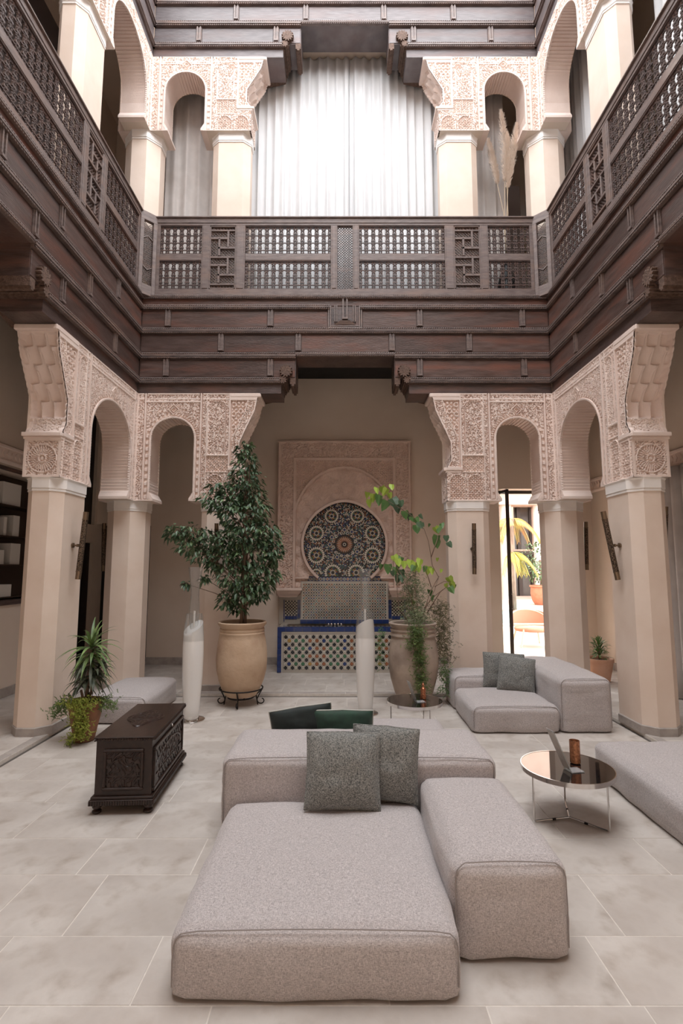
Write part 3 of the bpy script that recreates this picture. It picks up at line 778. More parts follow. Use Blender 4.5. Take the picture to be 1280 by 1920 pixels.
def balustrade(T, L, secs, label, group, rotz, smax=None, dz=0, th=.07):
    """secs: (kind, s0, s1) in s up to L/2, mirrored beyond"""
    root = thing('balustrade', label, 'balustrade', T(L/2, 0, 6.04))
    smax = smax or L
    allsec = list(secs)
    for k, a, b_ in secs[::-1]:
        if b_ >= L/2-.001: continue
        allsec.append((k, L-b_, L-a))
    m = MB(); s0 = secs[0][1]-.05; s1 = L-s0
    n0, n1 = -.062, .0
    m1 = MB(); tbox(m1, T, s0, s1, n0-.01, n1+.008, 7.255, 7.35); tbox(m1, T, s0, s1, n0, n1, 7.216, 7.255); tbox(m1, T, s0-.02, s1+.02, n0-.02, n1+.03, 7.335, 7.358); m1.build('handrail', M_wood_light, root, bevel=.004)
    m1 = MB(); tbox(m1, T, s0, s1, n0, n1+.004, 6.035, 6.145); tbox(m1, T, s0, s1, n0, n1-.01, 6.145, 6.156); m1.build('bottom_rail', M_wood_light, root, bevel=.004)
    prev = s0
    posts = []
    for k, a, b_ in allsec:
        posts.append((prev, a)); prev = b_
    posts.append((prev, s1))
    for a, b_ in posts:
        if a > smax: continue
        m1 = MB(); tbox(m1, T, a, b_, n0, n1-.002, 6.14, 7.22)
        if b_-a > .07: tbox(m1, T, a+.02, b_-.02, n1-.004, n1+.006, 6.16, 7.2)
        m1.build('post', M_wood_light, root, bevel=.003)
    for k, a, b_ in allsec:
        if a > smax: continue
        if k == 'turned':
            tbox_m = MB(); tbox(tbox_m, T, a, b_, n0, n1-.004, 6.63, 6.74); tbox_m.build('middle_rail', M_wood_light, root, bevel=.006)
            n = max(1, round((b_-a)/.112)); p = (b_-a)/n
            bars = MB()
            for z0, z1 in BZ:
                # thin frame
                tbox(bars, T, a, b_, -.05, -.012, z0, z0+.012); tbox(bars, T, a, b_, -.05, -.012, z1-.012, z1)
                for q in (.16, .42, .68, .93):
                    z = z0+(z1-z0)*q+.0
                    tbox(bars, T, a, b_, -.043, -.027, z-.006, z+.006)
                    for i in range(n+1):
                        s = a+p*(i+.0); 
                for i in range(n+1):
                    s = a+p*i
                    if s > smax: continue
                    if i in (0, n): s = a+.016 if i == 0 else b_-.016
                    inst(BAL, 'baluster', root, T(s, -.035, z0), (0, 0, rotz))
                    # small arched spandrels
                    if i < n:
                        sc = a+p*(i+.5)
                        for q in (.42, .68, .93):
                            z = z0+(z1-z0)*q
                            for sg in (-1, 1): tbox(bars, T, sc+sg*.030-.010, sc+sg*.030+.010, -.043, -.027, z-.022, z)
            bars.build('cross_bars', M_wood, root, kind='stuff')
        elif k == 'fret' or k == 'diamond':
            z0, z1 = 6.156, 7.216
            lat = MB(); p = .034 if k == 'fret' else .030; w = .0055
            W_ = b_-a; H_ = z1-z0
            for sg in (-1, 1):
                t = -H_
                while t < W_:
                    # line s = a+t + (z-z0) (or mirrored), clip to rectangle
                    pts = []
                    zA = max(0, -t); zB = min(H_, W_-t)
                    if zB-zA > .01:
                        sA, sB = t+zA, t+zB
                        if sg < 0: sA, sB = W_-sA, W_-sB
                        d = w*.7; nn = -.04 if sg > 0 else -.034
                        v = []
                        for n_ in (nn-.005, nn+.005):
                            v += [T(a+sA-d*sg, n_, z0+zA+d), T(a+sA+d*sg, n_, z0+zA-d), T(a+sB+d*sg, n_, z0+zB-d), T(a+sB-d*sg, n_, z0+zB+d)]
                        lat.add(v, [(0,1,2,3), (4,7,6,5), (0,4,5,1), (2,6,7,3), (1,5,6,2), (0,3,7,4)])
                    t += p*1.414
            lat.build('diamond_lattice', M_wood, root, kind='stuff')
            if k == 'fret':
                fr = MB(); W3 = (b_-a)
                def B(u0, v0, u1, v1): tbox(fr, T, a+u0*W3, a+u1*W3, -.05, -.008, z0+v0*H_, z0+v1*H_)
                for e in ((0, 0, 1, .018), (0, .982, 1, 1), (0, 0, .04, 1), (.96, 0, 1, 1)): B(*e)
                B(.04, .06, .96, .085); B(.04, .915, .96, .94); B(.04, .487, .96, .513)
                for base in (.085, .513):
                    hh = .402
                    def C(u0, v0, u1, v1): B(u0, base+v0*hh, u1, base+v1*hh)
                    C(.32, .03, .40, .72); C(.32, .30, .97, .38); C(.04, .68, .66, .76); C(.66, .35, .74, 1.0); 
                fr.build('fret_frame', M_wood_light, root, bevel=.003)
    return root

R1b, R2b, R3b = [.415, 2.01], [1.25, 2.446], [.415, 2.02]
R1s, R2s, R3s = [.85, 2.30, 3.3], [1.62, 2.75, 3.6], [.87, 2.20]
frieze(T_back, LX, 0, R1b, R2b, R3b, 2.19, 2.41, 'dark carved timber frieze under the balustrade across the back wall')
frieze(T_left, LY, 0, R1s, R2s, R3s, 2.52, 2.78, 'dark carved timber frieze along the left wall under its balustrade', smax=4.4, vorn=False)
frieze(T_right, LY, 0, R1s, R2s, R3s, 2.52, 2.78, 'dark carved timber frieze along the right wall under its balustrade', smax=4.4, vorn=False)
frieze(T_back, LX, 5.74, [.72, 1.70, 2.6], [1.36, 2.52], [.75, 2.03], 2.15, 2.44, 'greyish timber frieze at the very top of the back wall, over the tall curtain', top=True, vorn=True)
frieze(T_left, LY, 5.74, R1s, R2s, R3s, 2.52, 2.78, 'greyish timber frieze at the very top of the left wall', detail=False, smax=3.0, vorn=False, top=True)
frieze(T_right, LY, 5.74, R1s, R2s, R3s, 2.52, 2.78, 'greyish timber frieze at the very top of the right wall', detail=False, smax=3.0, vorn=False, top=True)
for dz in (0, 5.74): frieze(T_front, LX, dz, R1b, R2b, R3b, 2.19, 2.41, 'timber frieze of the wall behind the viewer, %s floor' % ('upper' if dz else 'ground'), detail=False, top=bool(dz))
secb = [('turned', .24, .90), ('fret', 1.03, 1.44), ('turned', 1.59, 2.945), ('diamond', 3.05, 3.29)]
secs = [('turned', .24, 1.30), ('fret', 1.42, 1.80), ('turned', 1.93, 3.60), ('diamond', 3.88, 4.12)]
balustrade(T_back, LX, secb, 'dark timber balustrade with turned lattice panels across the back wall', None, 0)
balustrade(T_left, LY, secs, 'dark timber balustrade with turned lattice panels along the left wall', None, PI/2, smax=3.7)
balustrade(T_right, LY, secs, 'dark timber balustrade with turned lattice panels along the right wall', None, PI/2, smax=3.7)
m = MB(); tbox(m, T_front, 0, LX, .035, .09, 6.04, 7.35); tag(m.build('balustrade', M_wood), 'dark balustrade of the wall behind the viewer', 'balustrade')
# chamfered corner panels
for nm, sg in (('left', -1), ('right', 1)):
    p0 = Vector((X0+sg*(HW), YB-.19, 0)); p1 = Vector((X0+sg*(HW-.19), YB, 0)); d = (p1-p0); l = d.length; d.normalize(); nn = Vector((-sg, -1, 0)).normalized()
    T = lambda s, n, z, p0=p0, d=d, nn=nn: tuple(p0+d*s+nn*n+Vector((0, 0, z)))
    root = thing('balustrade', 'narrow angled lattice panel of the balustrade in the rear %s corner' % nm, 'balustrade', T(l/2, 0, 6.04))
    m = MB(); tbox(m, T, 0, .06, -.06, .004, 6.0, 7.35); tbox(m, T, l-.06, l, -.06, .004, 6.0, 7.35); tbox(m, T, 0, l, -.06, .006, 7.22, 7.365); tbox(m, T, 0, l, -.06, .0, 6.0, 6.17); m.build('frame', M_wood_light, root, bevel=.004)
    m = MB()
    for k in range(34):
        z = 6.17+k*.032
        for q in (-1, 1):
            za, zb_ = (z, z+l-.12) if q > 0 else (z+l-.12, z)
            if max(za, zb_) > 7.22: continue
            v = [T(.06, n_, za+e) for n_ in (-.035, -.025) for e in (-.004, .004)]+[T(l-.06, n_, zb_+e) for n_ in (-.035, -.025) for e in (-.004, .004)]
            m.add(v, [(0,1,3,2), (4,6,7,5), (0,4,5,1), (2,3,7,6), (0,2,6,4), (1,5,7,3)])
    m.build('diamond_lattice', M_wood, root, kind='stuff')
    c_ = l/2
    for z in (6.42, 6.98):
        m = MB()
        for q in (-1, 1):
            v = [T(c_, n_, z+e-.0) for n_ in (-.03, -.01) for e in (-.008, .008)]+[T(c_+q*(l/2-.06), n_, z+e+(.05 if z < 6.6 else -.05)) for n_ in (-.03, -.01) for e in (-.008, .008)]
            m.add(v, [(0,1,3,2), (4,6,7,5), (0,4,5,1), (2,3,7,6), (0,2,6,4), (1,5,7,3)])
        m.build('cross_piece', M_wood_light, root, kind='stuff')

# ------------------------------------------------------------------ curtains
def curtain(name, T, s0, s1, n, z0, z1, mat_, label, folds=.15, amp=.042, group=None, seed=0):
    rnd = random.Random(seed); k = int((s1-s0)/.016); ph = rnd.uniform(0, 6); R = []
    zs = [z0+(z1-z0)*i/10 for i in range(11)]
    for i in range(k+1):
        s = s0+(s1-s0)*i/k
        w = math.sin(2*PI*s/folds+1.3*math.sin(s*3.1+ph)+ph)
        w2 = math.sin(2*PI*s/(folds*2.7)+ph*2)
        R.append([T(s+.012*math.cos(2*PI*s/folds+ph), n+amp*(.75*w+.45*w2)*(.75+.35*(1-(z-z0)/(z1-z0))), z) for z in zs])
    b = MB(); b.grid(R); b2 = [[(p[0], p[1], p[2]) for p in r] for r in R]
    o = b.build(name, mat_, smooth=True, fix=False)
    sd = o.modifiers.new('solid', 'SOLIDIFY'); sd.thickness = .003
    return tag(o, label, 'curtain', group)
c = HW
curtain('curtain', T_back, 1.40, c+.075, -.62, 5.96, 10.86, M_curtain, 'tall sheer white curtain, left half of the big upper opening', seed=1)
curtain('curtain', T_back, c+.085, LX-1.40, -.62, 5.96, 10.86, M_curtain, 'tall sheer white curtain, right half of the big upper opening', seed=2)
curtain('curtain', T_back, .02, 1.34, -.72, 5.96, 10.8, M_curtain2, 'pale grey curtain behind the small upper arch on the left of the back wall', folds=.2, amp=.045, seed=3)
curtain('curtain', T_back, LX-1.34, LX-.36, -.72, 5.96, 10.8, M_curtain2, 'pale grey curtain behind the pampas grass in the small upper right arch', folds=.2, amp=.045, seed=4)
curtain('curtain', T_right, 1.85, 3.6, -.72, 5.96, 10.8, M_curtain, 'white curtain in the upper opening at the top right edge of the picture', folds=.14, seed=6)
curtain('curtain', T_right, -.9, 1.05, -.72, 5.96, 10.8, M_curtain, 'white curtain seen through the upper arch of the right wall', folds=.14, seed=9)
curtain('curtain', lambda s, n, z: (GX1-.14+n, YB-s, z), -.9, 2.9, 0, GZ+.01, 3.2, M_curtain2, 'long grey linen curtain along the right gallery wall behind the right column', folds=.17, amp=.05, seed=7)
# dark window openings in the upper galleries
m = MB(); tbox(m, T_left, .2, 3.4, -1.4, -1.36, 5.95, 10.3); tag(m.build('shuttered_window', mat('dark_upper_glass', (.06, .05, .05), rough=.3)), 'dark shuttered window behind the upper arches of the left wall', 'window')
m = MB(); tbox(m, T_back, LX-.42, LX+.1, -1.3, -1.25, 5.95, 8.9); tag(m.build('dark_panel', mat('brown_upper_door', (.16, .11, .09), rough=.6)), 'tall brown door edge behind the upper right corner column', 'door')

# ------------------------------------------------------------------ wall lights
def sconce(base, nrm, label, L=.74, zc=2.05, tilt=.07, tang=(0, 0)):
    """base: point on the wall face, nrm: outward xy"""
    nx, ny = nrm; root = thing('wall_light', label, 'lamp', (base[0], base[1], zc))
    b = MB(); o = Vector((base[0], base[1], zc)); n = Vector((nx, ny, 0)); t = Vector((tang[0], tang[1], 0))
    b.tube([o, o+n*.02], .028, 14); b.tube([o+n*.02, o+n*.10], .010, 10); b.tube([o+n*.055, o+n*.075], .018, 12); b.build('mount', M_bronze2, root, smooth=40)
    ax = (Vector((0, 0, 1))+n*tilt+t*.0).normalized(); cen = o+n*.115
    a = cen-ax*L/2; c_ = cen+ax*L/2
    b = MB(); b.tube([a+ax*.09, c_-ax*.09], .031, 18); b.build('perforated_tube', M_bronze, root, smooth=40)
    b = MB(); b.tube([a, a+ax*.088], .030, 18); b.tube([a+ax*.084, a+ax*.092], .034, 18); b.build('end_cap', M_bronze2, root, smooth=40); b = MB(); b.tube([c_-ax*.088, c_], .030, 18); b.tube([c_-ax*.092, c_-ax*.084], .034, 18); b.build('end_cap', M_bronze2, root, smooth=40)
    return root
xi = X0-HW
sconce((xi, 5.93), (1, 0), 'bronze tube wall light on the near left column', L=.78, zc=2.06)
sconce((X0+HW, 5.93), (-1, 0), 'bronze tube wall light on the near right column', L=.80, zc=2.06, tilt=.16)
sconce((X0+HW-1.29+.0, YB), (0, -1), 'bronze tube wall light on the back column right of the fountain', zc=2.08)
sconce((X0-HW+1.29, YB), (0, -1), 'bronze tube wall light on the back column behind the tall leafy tree', zc=2.08)
sconce((X0+HW+.43, 7.90), (1, 0), 'bronze tube wall light on the far side of the rear right corner column', zc=2.14, tilt=.03)
sconce((X0-HW-.43, 7.90), (-1, 0), 'bronze tube wall light on the far side of the rear left corner column', zc=2.12, tilt=.03)
sconce((X0+HW+.40, 5.93), (1, 0), 'bronze tube wall light on the gallery side of the near right column', zc=2.14, tilt=.1)
# ------------------------------------------------------------------ zellige fountain
FX = X0; FW = 1.145; FY = 8.872; FZT = .80
ft = thing('wall_fountain', 'mosaic-tiled wall fountain with horseshoe arch in pink carved stucco, centre of the back wall', 'fountain', (FX, 9.3, GZ))
b = MB()
b.box(FX-FW, FX+FW, FY+.014, GY1-.002, GZ, FZT-.10)                            # basin body
b.box(FX-FW, FX-FW+.12, FY+.014, GY1-.002, FZT-.10, FZT-.012); b.box(FX+FW-.12, FX+FW, FY+.014, GY1-.002, FZT-.10, FZT-.012); b.box(FX-FW+.12, FX+FW-.12, FY+.014, FY+.16, FZT-.10, FZT-.012)
b.box(FX-.80, FX+.80, 9.47, GY1-.002, FZT-.02, 1.56)                     # back splash
b.box(FX-1.20, FX-.80, GY1-.10, GY1-.002, FZT-.02, 1.30); b.box(FX+.80, FX+1.20, GY1-.10, GY1-.002, FZT-.02, 1.30)

b.build('masonry', TILE[T_GROUT], ft)
def poly_on(b, pts, y, m, h=.004):            # convex polygon tile on an xz plane facing -y
    n = len(pts); v = [(x, y-h, z) for x, z in pts]; c_ = (sum(p[0] for p in pts)/n, sum(p[1] for p in pts)/n)
    w = [(x+(x-c_[0])*.04, y, z+(z-c_[1])*.04) for x, z in pts]
    b.add(v+w, [tuple(range(n))]+[(i, (i+1) % n, n+(i+1) % n, n+i) for i in range(n)], m)
def ngon(x, z, r, n, a0=0): return [(x+r*math.cos(a0+2*PI*i/n), z+r*math.sin(a0+2*PI*i/n)) for i in range(n)]
# basin front: diamonds joined by white hexagonal bars
rz = random.Random(4)
b = MB(); pz0, pz1 = GZ+.02, .700; px0, px1 = FX-FW+.085, FX+FW-.085
nx = 18; p = (px1-px0)/nx; nzz = int((pz1-pz0)/p); p2 = (pz1-pz0)/nzz
fy = FY+.012
def ringcol(i, j):
    d = (abs((i % 10)-5)+0, abs(j-nzz/2)); k = int(max(d[0], d[1]*1.2))
    return [T_BROWN, T_BROWN, T_GREEN, T_GREEN, T_BLUE, T_BROWN][k % 6] if rz.random() > .14 else rz.choice([T_YEL, T_GREEN, T_BLUE])
for i in range(nx*2+1):
    for j in range(nzz*2+1):
        x = px0+i*p/2; z = pz0+j*p2/2; r = p*.30
        edge = i in (0, nx*2) or j in (0, nzz*2)
        if (i+j) % 2 == 0 and not edge:
            m_ = ringcol(i//2, j//2) if i % 2 == 0 else T_BLACK
            poly_on(b, ngon(x, z, r, 4), fy, m_)
        elif not edge:
            # white irregular hexagon between four diamonds, small dark square in the middle of half of them
            a, s_ = p*.20, p*.085
            poly_on(b, [(x-a, z-s_), (x-s_, z-a), (x+s_, z-a), (x+a, z-s_), (x+a, z+s_), (x+s_, z+a), (x-s_, z+a), (x-a, z+s_)], fy-.0005, T_WHITE, .003)
            poly_on(b, ngon(x, z, r*.22, 4, PI/4), fy-.001, T_BLACK)
for q in ((px0-.012, px0, pz0-.01, pz1+.02), (px1, px1+.012, pz0-.01, pz1+.02)): poly_on(b, [(q[0], q[2]), (q[1], q[2]), (q[1], q[3]), (q[0], q[3])], fy, T_WHITE)
poly_on(b, [(px0-.01, pz1+.003), (px1+.01, pz1+.003), (px1+.01, pz1+.018), (px0-.01, pz1+.018)], fy, T_WHITE)
b.build('basin_mosaic', TILE, ft, kind='stuff', fix=False)
# blue border tiles, each a part
def btile(x0, x1, y0, y1, z0, z1):
    m = MB(); m.box(x0+.002, x1-.002, y0, y1, z0+.002, z1-.002); m.build('blue_tile', TILE[T_BLUE], ft, bevel=.002)
nb = 16
for i in range(nb):
    a = FX-FW+i*2*FW/nb; btile(a, a+2*FW/nb, FY, FY+.02, .722, .790)
    btile(a, a+2*FW/nb, FY+.002, FY+.10, .782, .800)
for sg in (-1, 1):
    for k in range(7):
        a = FX+sg*(FW-.036); btile(a-.036, a+.036, FY, FY+.02, GZ+.005+k*.0975, GZ+.005+(k+1)*.0975)
# inner rim of the basin with small black and white teeth
m = MB()
for i in range(60):
    x = FX-FW+.02+i*(2*FW-.04)/60; w_ = (2*FW-.04)/60
    for k, c_ in ((0, T_WHITE if i % 2 else T_BLACK),): m.add([(x, FY+.10, .802), (x+w_, FY+.10, .802), (x+w_, FY+.16, .802), (x, FY+.16, .802)], [(0, 1, 2, 3)], c_)
m.build('rim_mosaic', TILE, ft, kind='stuff', fix=False)
for i in range(14):
    a = FX-.80+i*1.6/14; btile(a, a+1.6/14, 9.40, 9.455, .80, .875)
m = MB(); m.box(FX-FW+.12, FX+FW-.12, FY+.16, 9.40, .73, .745); m.build('water', mat('basin_water', (.10, .14, .13), rough=.04, spec=.7), ft)
for i in range(5):
    m = MB(); m.lathe([(.006, 0), (.016, .006), (.010, .025), (.018, .04), (.004, .055)], (FX-.28+i*.055, FY+.13, .80), 10); m.build('spout', M_chrome, ft, smooth=True)
# back splash mosaic (small stars)
b = MB(); sx0, sx1, sz0, sz1 = FX-.745, FX+.745, .90, 1.50; q = .0465
nx = int((sx1-sx0)/q); nz_ = int((sz1-sz0)/q); q = (sx1-sx0)/nx; qz = (sz1-sz0)/nz_
yy = 9.468
for i in range(nx*2+1):
    for j in range(nz_*2+1):
        x = sx0+i*q/2; z = sz0+j*qz/2
        if (i+j) % 2 == 0:
            if i % 2 == 0: poly_on(b, ngon(x, z, q*.27, 8, PI/8), yy-.001, rz.choice([T_BLACK, T_BLACK, T_BROWN, T_BLUE, T_BLACK, T_TEAL]))
            else: poly_on(b, ngon(x, z, q*.20, 4), yy-.001, rz.choice([T_BLACK, T_BROWN, T_TEAL]))
        else: poly_on(b, ngon(x, z, q*.20, 4, PI/4), yy, T_WHITE, .002)
for a0, a1, c0, c1 in ((sx0-.03, sx1+.03, sz1+.02, sz1+.032), (sx0-.03, sx1+.03, sz0-.03, sz0-.02), (sx0-.03, sx0-.018, sz0-.03, sz1+.03), (sx1+.018, sx1+.03, sz0-.03, sz1+.03)):
    poly_on(b, [(a0, c0), (a1, c0), (a1, c1), (a0, c1)], yy, T_WHITE)
b.build('splash_mosaic', TILE, ft, kind='stuff', fix=False)
# side alcoves: black and white checks with a blue border
for sg in (-1, 1):
    b = MB(); y = GY1-.103; a0, a1 = FX+sg*.87, FX+sg*1.09; x0_, x1_ = min(a0, a1), max(a0, a1); n = 8; w_ = (x1_-x0_)/n
    for i in range(n):
        for j in range(10): 
            x = x0_+i*w_; z = .93+j*.0275; poly_on(b, [(x, z), (x+w_*.94, z), (x+w_*.94, z+.026), (x, z+.026)], y, T_BLACK if (i+j) % 2 else T_WHITE, .003)
    b.build('check_mosaic', TILE, ft, kind='stuff', fix=False)
    for k in range(4): btile(min(FX+sg*.80, FX+sg*.865), max(FX+sg*.80, FX+sg*.865), y-.01, y+.002, .88+k*.085, .88+(k+1)*.085)
    for k in range(4): x = x0_+k*(x1_-x0_)/4; btile(x, x+(x1_-x0_)/4, y-.01, y+.002, .865, .925)
    for k in range(5): btile(min(FX+sg*1.10, FX+sg*1.118), max(FX+sg*1.10, FX+sg*1.118), GY1-.113, GY1-.101, .82+k*.08, .82+(k+1)*.08)
# tympanum disc: horseshoe outline
CZ = 2.235; CR = .765
def horse(t):   # t 0..1 from lower left over the top to lower right; slightly pointed circle
    a = math.radians(-128)-t*math.radians(284)      # clockwise
    a = math.radians(232)-t*math.radians(284)
    r = CR*(1.0+.035*max(0, math.cos(a-PI/2))**12)
    return (FX+r*math.cos(a), CZ+r*math.sin(a))
HB = [horse(i/96) for i in range(97)]; zb_ = HB[0][1]
def inh(x, z, e=0):
    dx, dz_ = x-FX, z-CZ; a = math.atan2(dz_, dx); r = CR*(1.0+.035*max(0, math.cos(a-PI/2))**12)-e
    return math.hypot(dx, dz_) < r and z > zb_+e
b = MB(); ty = 9.53
b.add([(FX, ty, CZ)]+[(x, ty, z) for x, z in HB], [(0, i, i+1) for i in range(1, 97)]+[(0, 97, 1)], T_BLACK)
blocks = []
R6 = [(0, 0, .165)]
ros = [(-.52, -.20, .165), (.52, -.20, .165), (-.215, -.52, .165), (.215, -.52, .165), (-.52, .21, .15), (.52, .21, .15), (-.24, .53, .14), (.24, .53, .14), (-.52, -.55, .11), (.55, -.55, .11)]
def petal(b, cx, cz, a, r0, r1, w, m, y):
    c_, s_ = math.cos(a), math.sin(a)
    P = [(r0, 0), ((r0+r1)/2, -w), (r1, 0), ((r0+r1)/2, w)]
    poly_on(b, [(cx+u*c_-v*s_, cz+u*s_+v*c_) for u, v in P], y, m)
yy = ty
cx, cz = FX, CZ+.0
for k in range(24):
    a = 2*PI*k/24; petal(b, cx, cz, a, .045, .165, .013, T_BROWN, yy-.001); petal(b, cx, cz, a+PI/24, .06, .158, .006, T_WHITE, yy-.001)
poly_on(b, ngon(cx, cz, .042, 16), yy-.001, T_BLACK); poly_on(b, ngon(cx, cz, .030, 12), yy-.004, T_WHITE); poly_on(b, ngon(cx, cz, .022, 4), yy-.007, T_BLACK)
for k in range(12):
    a = 2*PI*k/12
    x, z = cx+.215*math.cos(a+PI/12), cz+.215*math.sin(a+PI/12); 
    for j in range(6): petal(b, x, z, a+2*PI*j/6, .012, .036, .009, T_WHITE, yy-.001)
    if k % 3 != 1:
        x, z = cx+.272*math.cos(a), cz+.272*math.sin(a); blocks.append((x, z, .05))
        for j in range(8): petal(b, x, z, a+2*PI*j/8, .018, .048, .010, T_WHITE, yy-.001)
        poly_on(b, ngon(x, z, .018, 8), yy-.001, T_BLUE)
for (dx, dz_, r) in ros:
    x, z = FX+dx, CZ+dz_
    if not inh(x, z, -.05): continue
    blocks.append((x, z, r))
    poly_on(b, ngon(x, z, r*.15, 8), yy-.001, T_BLACK)
    for k in range(12):
        a = 2*PI*k/12
        def ok(rr): return inh(x+rr*r*math.cos(a), z+rr*r*math.sin(a), .01)
        if ok(.3): petal(b, x, z, a, r*.16, r*.36, r*.06, T_WHITE, yy-.001)
        if ok(.5): petal(b, x, z, a+PI/12, r*.30, r*.54, r*.09, (T_BROWN, T_YEL, T_BLUE)[k % 3], yy-.001)
        if ok(.7): petal(b, x, z, a, r*.45, r*.72, r*.10, T_GREEN if k % 2 else T_BLACK, yy-.001)
        if ok(1): 
            petal(b, x, z, a+PI/12-.13, r*.62, r*1.0, r*.11, T_WHITE, yy-.002); petal(b, x, z, a+PI/12+.13, r*.62, r*1.0, r*.11, T_WHITE, yy-.0025)
g = .0262; j = 0; z = zb_+.01
while z < CZ+CR*1.04:
    x = FX-CR-.02+(g/2 if j % 2 else 0); i = 0
    while x < FX+CR:
        if inh(x, z, .016) and all(math.hypot(x-a, z-c_) > r*1.0 for a, c_, r in blocks) and math.hypot(x-cx, z-cz) > .185:
            poly_on(b, ngon(x, z, g*.43, 6), yy, [T_BLACK, T_BLUE, T_WHITE, T_BROWN, T_TEAL, T_BLACK, T_WHITE][rz.randrange(7)]); (i+j) % 2 or poly_on(b, ngon(x, z, g*.17, 4), yy-.004, T_WHITE, .001)
        x += g; i += 1
    z += g*.86; j += 1
# row of small rings under the disc
for i in range(21):
    x = FX-.63+i*.063; poly_on(b, ngon(x, zb_-.035, .026, 10), yy, T_WHITE); poly_on(b, ngon(x, zb_-.035, .016, 8), yy-.004, (T_BLACK, T_TEAL, T_BROWN)[i % 3])
b.add([(FX-.68, ty+.001, zb_-.08), (FX+.68, ty+.001, zb_-.08), (FX+.68, ty+.001, zb_+.02), (FX-.68, ty+.001, zb_+.02)], [(0, 1, 2, 3)], T_BLUE)
b.build('disc_mosaic', TILE, ft, kind='stuff', fix=False)
# stucco surround: displaced sheet with the horseshoe cut out
SX, SZ0, SZ1 = 1.245, 1.30, 4.18; SY = 9.44
g = .014; nx = int(2*SX/g); nz_ = int((SZ1-SZ0)/g)
xs = np.linspace(-SX, SX, nx+1); zs = np.linspace(SZ0, SZ1, nz_+1); XX, ZZ = np.meshgrid(xs, zs, indexing='ij')
az = np.arctan2(ZZ-CZ, XX); rr = np.hypot(XX, ZZ-CZ); er = CR*(1.0+.035*np.maximum(0, np.cos(az-PI/2))**12)
hole = ((rr < er) & (ZZ > zb_)) | ((np.abs(XX) < .66+.14*sstep(1.62, 1.50, ZZ)) & (ZZ <= zb_+.02))
hh = .25+.55*floral(XX, ZZ, 80.)
FR = .93; FT = 3.84
inner = (np.abs(XX) < FR) & (ZZ < FT)
ogr = np.hypot(XX*.94, np.maximum(ZZ-2.55, 0)*.80)
arch_in = (np.abs(XX) < FR) & (ogr < .885) & (ZZ < FT)
hh = np.where(inner, .05+.5*lace(XX, ZZ, 170.), hh)
hh = np.where(arch_in, -.5+.9*quasi(XX, ZZ, 30.)+.2*floral(XX, ZZ, 50.), hh)
hh = np.where(inner & (np.abs(ogr-.90) < .022) & (ZZ > 2.5), .9, hh)
for e, w_ in ((FR, .03), (1.22, .02)):
    edge = ((np.abs(np.abs(XX)-e) < w_) & (ZZ < FT+w_ if e == FR else ZZ < 9)) 
    if e == FR: edge |= (np.abs(ZZ-FT) < w_) & (np.abs(XX) < e+w_)
    else: edge |= ZZ > SZ1-.04
    hh = np.where(edge, 1.1, hh)
hh = np.where((np.abs(rr-er) < .03) & (ZZ > zb_), 1.0, hh)
hh = np.where(inner & (np.abs(ZZ-1.62) < .012), 1.0, hh)
ok = ~(hole[:-1, :-1] & hole[1:, :-1] & hole[1:, 1:] & hole[:-1, 1:])
idx = np.arange((nx+1)*(nz_+1)).reshape(nx+1, nz_+1)
Q = np.stack([idx[:-1, :-1][ok], idx[1:, :-1][ok], idx[1:, 1:][ok], idx[:-1, 1:][ok]], 1)
b = MB(); b.v = list(zip((XX+FX).ravel().tolist(), (SY-.045*(hh-1)).ravel().tolist(), ZZ.ravel().tolist())); b.f = [tuple(r) for r in Q.tolist()]; b.m = [0]*len(b.f)
b.build('stucco_surround', M_stucco2, ft, fix=False)
b = MB()
for x in (FX-SX, FX+SX): b.add([(x, SY, SZ0), (x, GY1, SZ0), (x, GY1, SZ1), (x, SY, SZ1)], [(0, 1, 2, 3)])
b.add([(FX-SX, SY, SZ1), (FX+SX, SY, SZ1), (FX+SX, GY1, SZ1), (FX-SX, GY1, SZ1)], [(0, 1, 2, 3)])
b.grid([[(x+(FX-x)*0, y, z) for y in (SY+.01, ty+.01)] for x, z in HB])
R = []
for x, z in HB:
    d = math.hypot(x-FX, z-CZ); ux, uz = (x-FX)/d, (z-CZ)/d
    R.append([(x+ux*a, y, z+uz*a) for a, y in ((-.012, SY+.03), (-.012, SY-.03), (.03, SY-.035), (.045, SY+.01))])
b.grid(R)
b.build('surround_edge', M_stucco2, ft, fix=False, smooth=30)
for sg in (-1, 1):
    b = MB(); xa, xb = FX+sg*.83, FX+sg*1.20
    def pz(x, o): return x
    # bell shaped stucco shelf bracket
    prof = [(1.44, .05), (1.43, .055), (1.40, .055), (1.39, .035), (1.34, .012), (1.30, -.02), (1.28, -.025)]
    R = []
    for z, o in prof:
        x0_, x1_ = min(xa, xb)-o*.6, max(xa, xb)+o*1.2
        R.append([(x0_, GY1, z), (x0_, SY-.12-o, z), ((x0_+x1_)/2, SY-.15-o, z), (x1_, SY-.12-o, z), (x1_, GY1, z)])
    b.grid(R); n = len(b.v); b.f.append(tuple(range(5))); b.m.append(0); b.f.append(tuple(range(n-5, n))); b.m.append(0)
    b.build('shelf_bracket', M_stucco2, ft, bevel=0)

